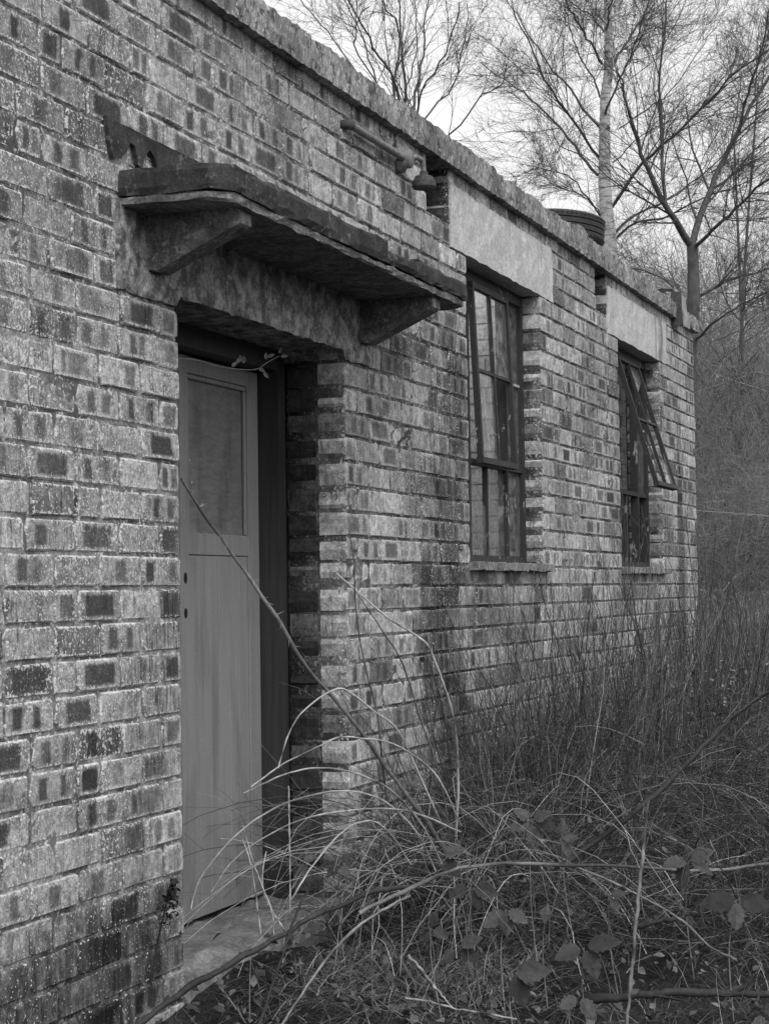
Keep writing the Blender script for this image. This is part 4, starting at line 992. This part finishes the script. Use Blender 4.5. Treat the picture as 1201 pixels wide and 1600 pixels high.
for lab, pts in GR: cane('grass_stem', lab, tr_(pts, 5.3, 5.25), .0018, .0022, .8, thorns=False, cat='stem', group='straws on the doorstep')
cane('pale_stick', 'pale stick slanting up from the grass below the doorstep', tr_([(440, 1602), (480, 1540), (530, 1475), (570, 1440), (610, 1415), (640, 1400)], 4.8, 5.1), .0030, .0040, .45, thorns=False, cat='stick')
cane('dark_stick', 'short dark stick leaning against the fallen branch', tr_([(405, 1602), (425, 1540), (445, 1480), (462, 1430), (480, 1390)], 4.85, 5.1), .0045, .003, .4, M_dark, thorns=False, cat='stick')
cane('upright_shoot', 'tall dark shoot standing at the near edge of the pier', tr_([(545, 830), (553, 880), (555, 940), (562, 1000), (575, 1060), (590, 1120), (598, 1200), (610, 1290)], 5.75, 5.75), .0018, .0034, .12, thorns=False, cat='shoot')
cane('upright_shoot', 'slanting dark shoot crossing the pier beside the tall one', tr_([(560, 930), (600, 990), (630, 1040), (655, 1120), (680, 1190), (700, 1280)], 5.8, 5.9), .0018, .0034, .15, thorns=False, cat='shoot')
cane('bramble_cane', 'light curving cane hanging over the stained brick pier', tr_([(525, 895), (570, 935), (610, 968), (660, 1000), (678, 1030), (700, 1090), (712, 1150), (715, 1230), (712, 1300)], 5.75, 6.0), .0028, .0042, .8, thorns=False)
# budding spray at the head of the door
bp = tag(empty('budding_spray', onY(280, 566, .10)), 'thin spray with opening buds across the top of the door', 'twig')
Q = np.array([onY(x, y, .10) for x, y in ((272, 560), (305, 562), (340, 572), (375, 577), (400, 577), (418, 566), (437, 556))])
loc = Matrix.Translation(-Vector(onY(280, 566, .10)))
V, F = path_tube(Q, .0016, .0012, 24, 5); o = fast_mesh('twig', V, F, M_cane, bp, smooth=True, tone=np.full(len(V), .6)); o.matrix_parent_inverse = loc
LV, LF = leaf_shape(4, 0., .5)
for (x, y, a) in ((362, 573, .7), (370, 568, 1.0), (381, 568, 1.5), (379, 566, 1.9), (404, 574, -.6), (412, 581, -.9), (416, 562, 1.6), (418, 558, .4), (436, 553, 1.1), (438, 557, .1)):
    p = onY(x, y, .098); s = .026; ex = RT * math.cos(a) + UP * math.sin(a); ey = np.cross(FW, ex); V = p + s * (LV[:, 0:1] * ex + LV[:, 1:2] * ey * .8 - LV[:, 2:3] * FW)
    o = fast_mesh('bud', V, np.array(LF), M_gleaf, bp, tone=np.full(len(V), 2.2)); o.matrix_parent_inverse = loc
# dead flower stalk against the wall
ds = tag(empty('dead_flower_stalk', at(236, 1568, 4.95)), 'dead flower stalk with a ragged brown head beside the left jamb', 'stalk')
loc = Matrix.Translation(-Vector(at(236, 1568, 4.95)))
V, F = path_tube([at(232, 1572, 4.95), at(240, 1510, 4.97), at(250, 1455, 4.98), at(262, 1405, 4.98), at(268, 1372, 4.98)], .003, .002, 14, 6); o = fast_mesh('stalk', V, F, M_dark, ds, tone=np.full(len(V), .2)); o.matrix_parent_inverse = loc
n = 260; tq = rng.random(n); C = np.array([at(262 + 10 * t, 1440 - 68 * t, 4.97) for t in tq]) + rng.normal(size=(n, 3)) * .016 * (1.1 - tq)[:, None]
o = scatter_leaves('seed_head', None, C, rng.uniform(.008, .018, n), M_dark, rng.uniform(0, 1.2, n)); o.parent = ds; o.matrix_parent_inverse = loc
cane('dead_stalk', 'short blackened stalk at the foot of the left wall', tr_([(192, 1605), (188, 1560), (184, 1525), (182, 1492)], 4.9, 4.95), .0035, .002, .1, M_dark, 8, False, 'stalk')

# bramble sprigs with leaves large enough to pick out
LVs = [leaf_shape(11, .13, f) for f in (.25, .5, .12)]
leaf_me = []
for V, F in LVs:
    me = bpy.data.meshes.new('leaf'); me.from_pydata(V.tolist(), [], F); me.materials.append(M_leaf); me.polygons.foreach_set('use_smooth', [True] * len(F)); me.update(); leaf_me.append(me)
def sprig(px, py, d, size, nleaf, a0, label, spread=2.1, tilt=.5):
    c = at(px, py, d); o = tag(empty('bramble_sprig', c), label, 'bramble', 'leafy bramble sprigs low in the thicket')
    g = c.copy() + np.array([random.uniform(-.05, .15), random.uniform(-.05, .05), 0]); g[2] = gz(g) - .02
    loc = Matrix.Translation(-Vector(c))
    V, F = path_tube([g, (g + c) / 2 + np.array([.02, .02, .03]), c], .0024, .0014, 10, 5); s = fast_mesh('stem', V, F, M_cane, o, smooth=True, tone=np.full(len(V), .4)); s.matrix_parent_inverse = loc
    for i in range(nleaf):
        a = a0 + (i - (nleaf - 1) / 2) * spread / max(1, nleaf - 1) * (1 if nleaf > 1 else 0) + random.gauss(0, .12)
        # leaf plane: tilted between horizontal and facing the light
        ex = Vector(RT * math.cos(a) + UP * math.sin(a) * .8 - FW * random.uniform(.1, .5)).normalized()
        nz = Vector(np.array([0, 0, 1.]) * (1 - tilt) - FW * tilt + rng.normal(size=3) * .18)
        ey = nz.cross(ex).normalized(); ez = ex.cross(ey)
        s = size * random.uniform(.85, 1.15)
        l = bpy.data.objects.new('leaf', leaf_me[i % 3]); COL.objects.link(l); l.parent = o
        l.matrix_basis = Matrix(((ex.x, ey.x, ez.x, ex.x * .01), (ex.y, ey.y, ez.y, ex.y * .01), (ex.z, ey.z, ez.z, ex.z * .01), (0, 0, 0, 1))) @ Matrix.Scale(s, 4)
    return o
for a in ((830, 1282, 5.5, .075, 5, -1.57, 'five-leaved bramble sprig highest in the middle of the thicket', 4.6, .7),
          (912, 1480, 4.85, .095, 3, -1.2, 'large three-leaved bramble sprig low in the middle right', 3.0, .6), (800, 1520, 4.75, .105, 2, -.6, 'broad ribbed bramble leaves near the bottom middle', 1.2, .75),
          (1150, 1405, 5.1, .10, 3, -1.6, 'dark bramble sprig with a hanging leaf at the right edge', 2.8, .8), (1075, 1345, 5.4, .085, 4, -1.2, 'bramble sprig of spread leaves below the dark rising branch', 3.8, .6),
          (735, 1385, 5.2, .075, 3, -1.3, 'bramble sprig with rounded leaves left under the level cane', 2.6, .8), (790, 1420, 5.1, .08, 3, -1.6, 'bramble sprig with long hanging leaves under the level cane', 1.6, .85),
          (855, 1410, 5.15, .06, 1, -1.6, 'single round bramble leaf hanging under the level cane', 0, .85), (672, 1450, 5.0, .055, 3, -.5, 'small bramble sprig left of the hanging leaves', 3.5, .6),
          (715, 1480, 4.95, .065, 3, -.8, 'dark bramble sprig low left of the broad ribbed leaves', 3.0, .6), (690, 1340, 5.4, .08, 2, -.2, 'dark bramble leaves above the left end of the level cane', 1.6, .6),
          (875, 1310, 5.5, .06, 3, .3, 'bramble sprig right of the five-leaved one', 2.6, .6), (950, 1400, 5.2, .05, 2, -.4, 'small pale bramble leaves beside the tall stalk', 1.5, .6),
          (1185, 1580, 4.7, .07, 2, -.6, 'bramble leaves in the bottom right corner', 1.8, .6), (905, 1555, 4.75, .075, 2, -1.8, 'dark drooping bramble leaves under the large three-leaved sprig', 1.4, .8),
          (530, 1350, 5.6, .05, 3, -.8, 'small bramble sprig right of the doorway in shade', 3.2, .7), (470, 1345, 5.65, .05, 3, -1.2, 'small bramble sprig in the corner of the doorway', 3.2, .7)):
    sprig(a[0], a[1], a[2], a[3] * .85, *a[4:])
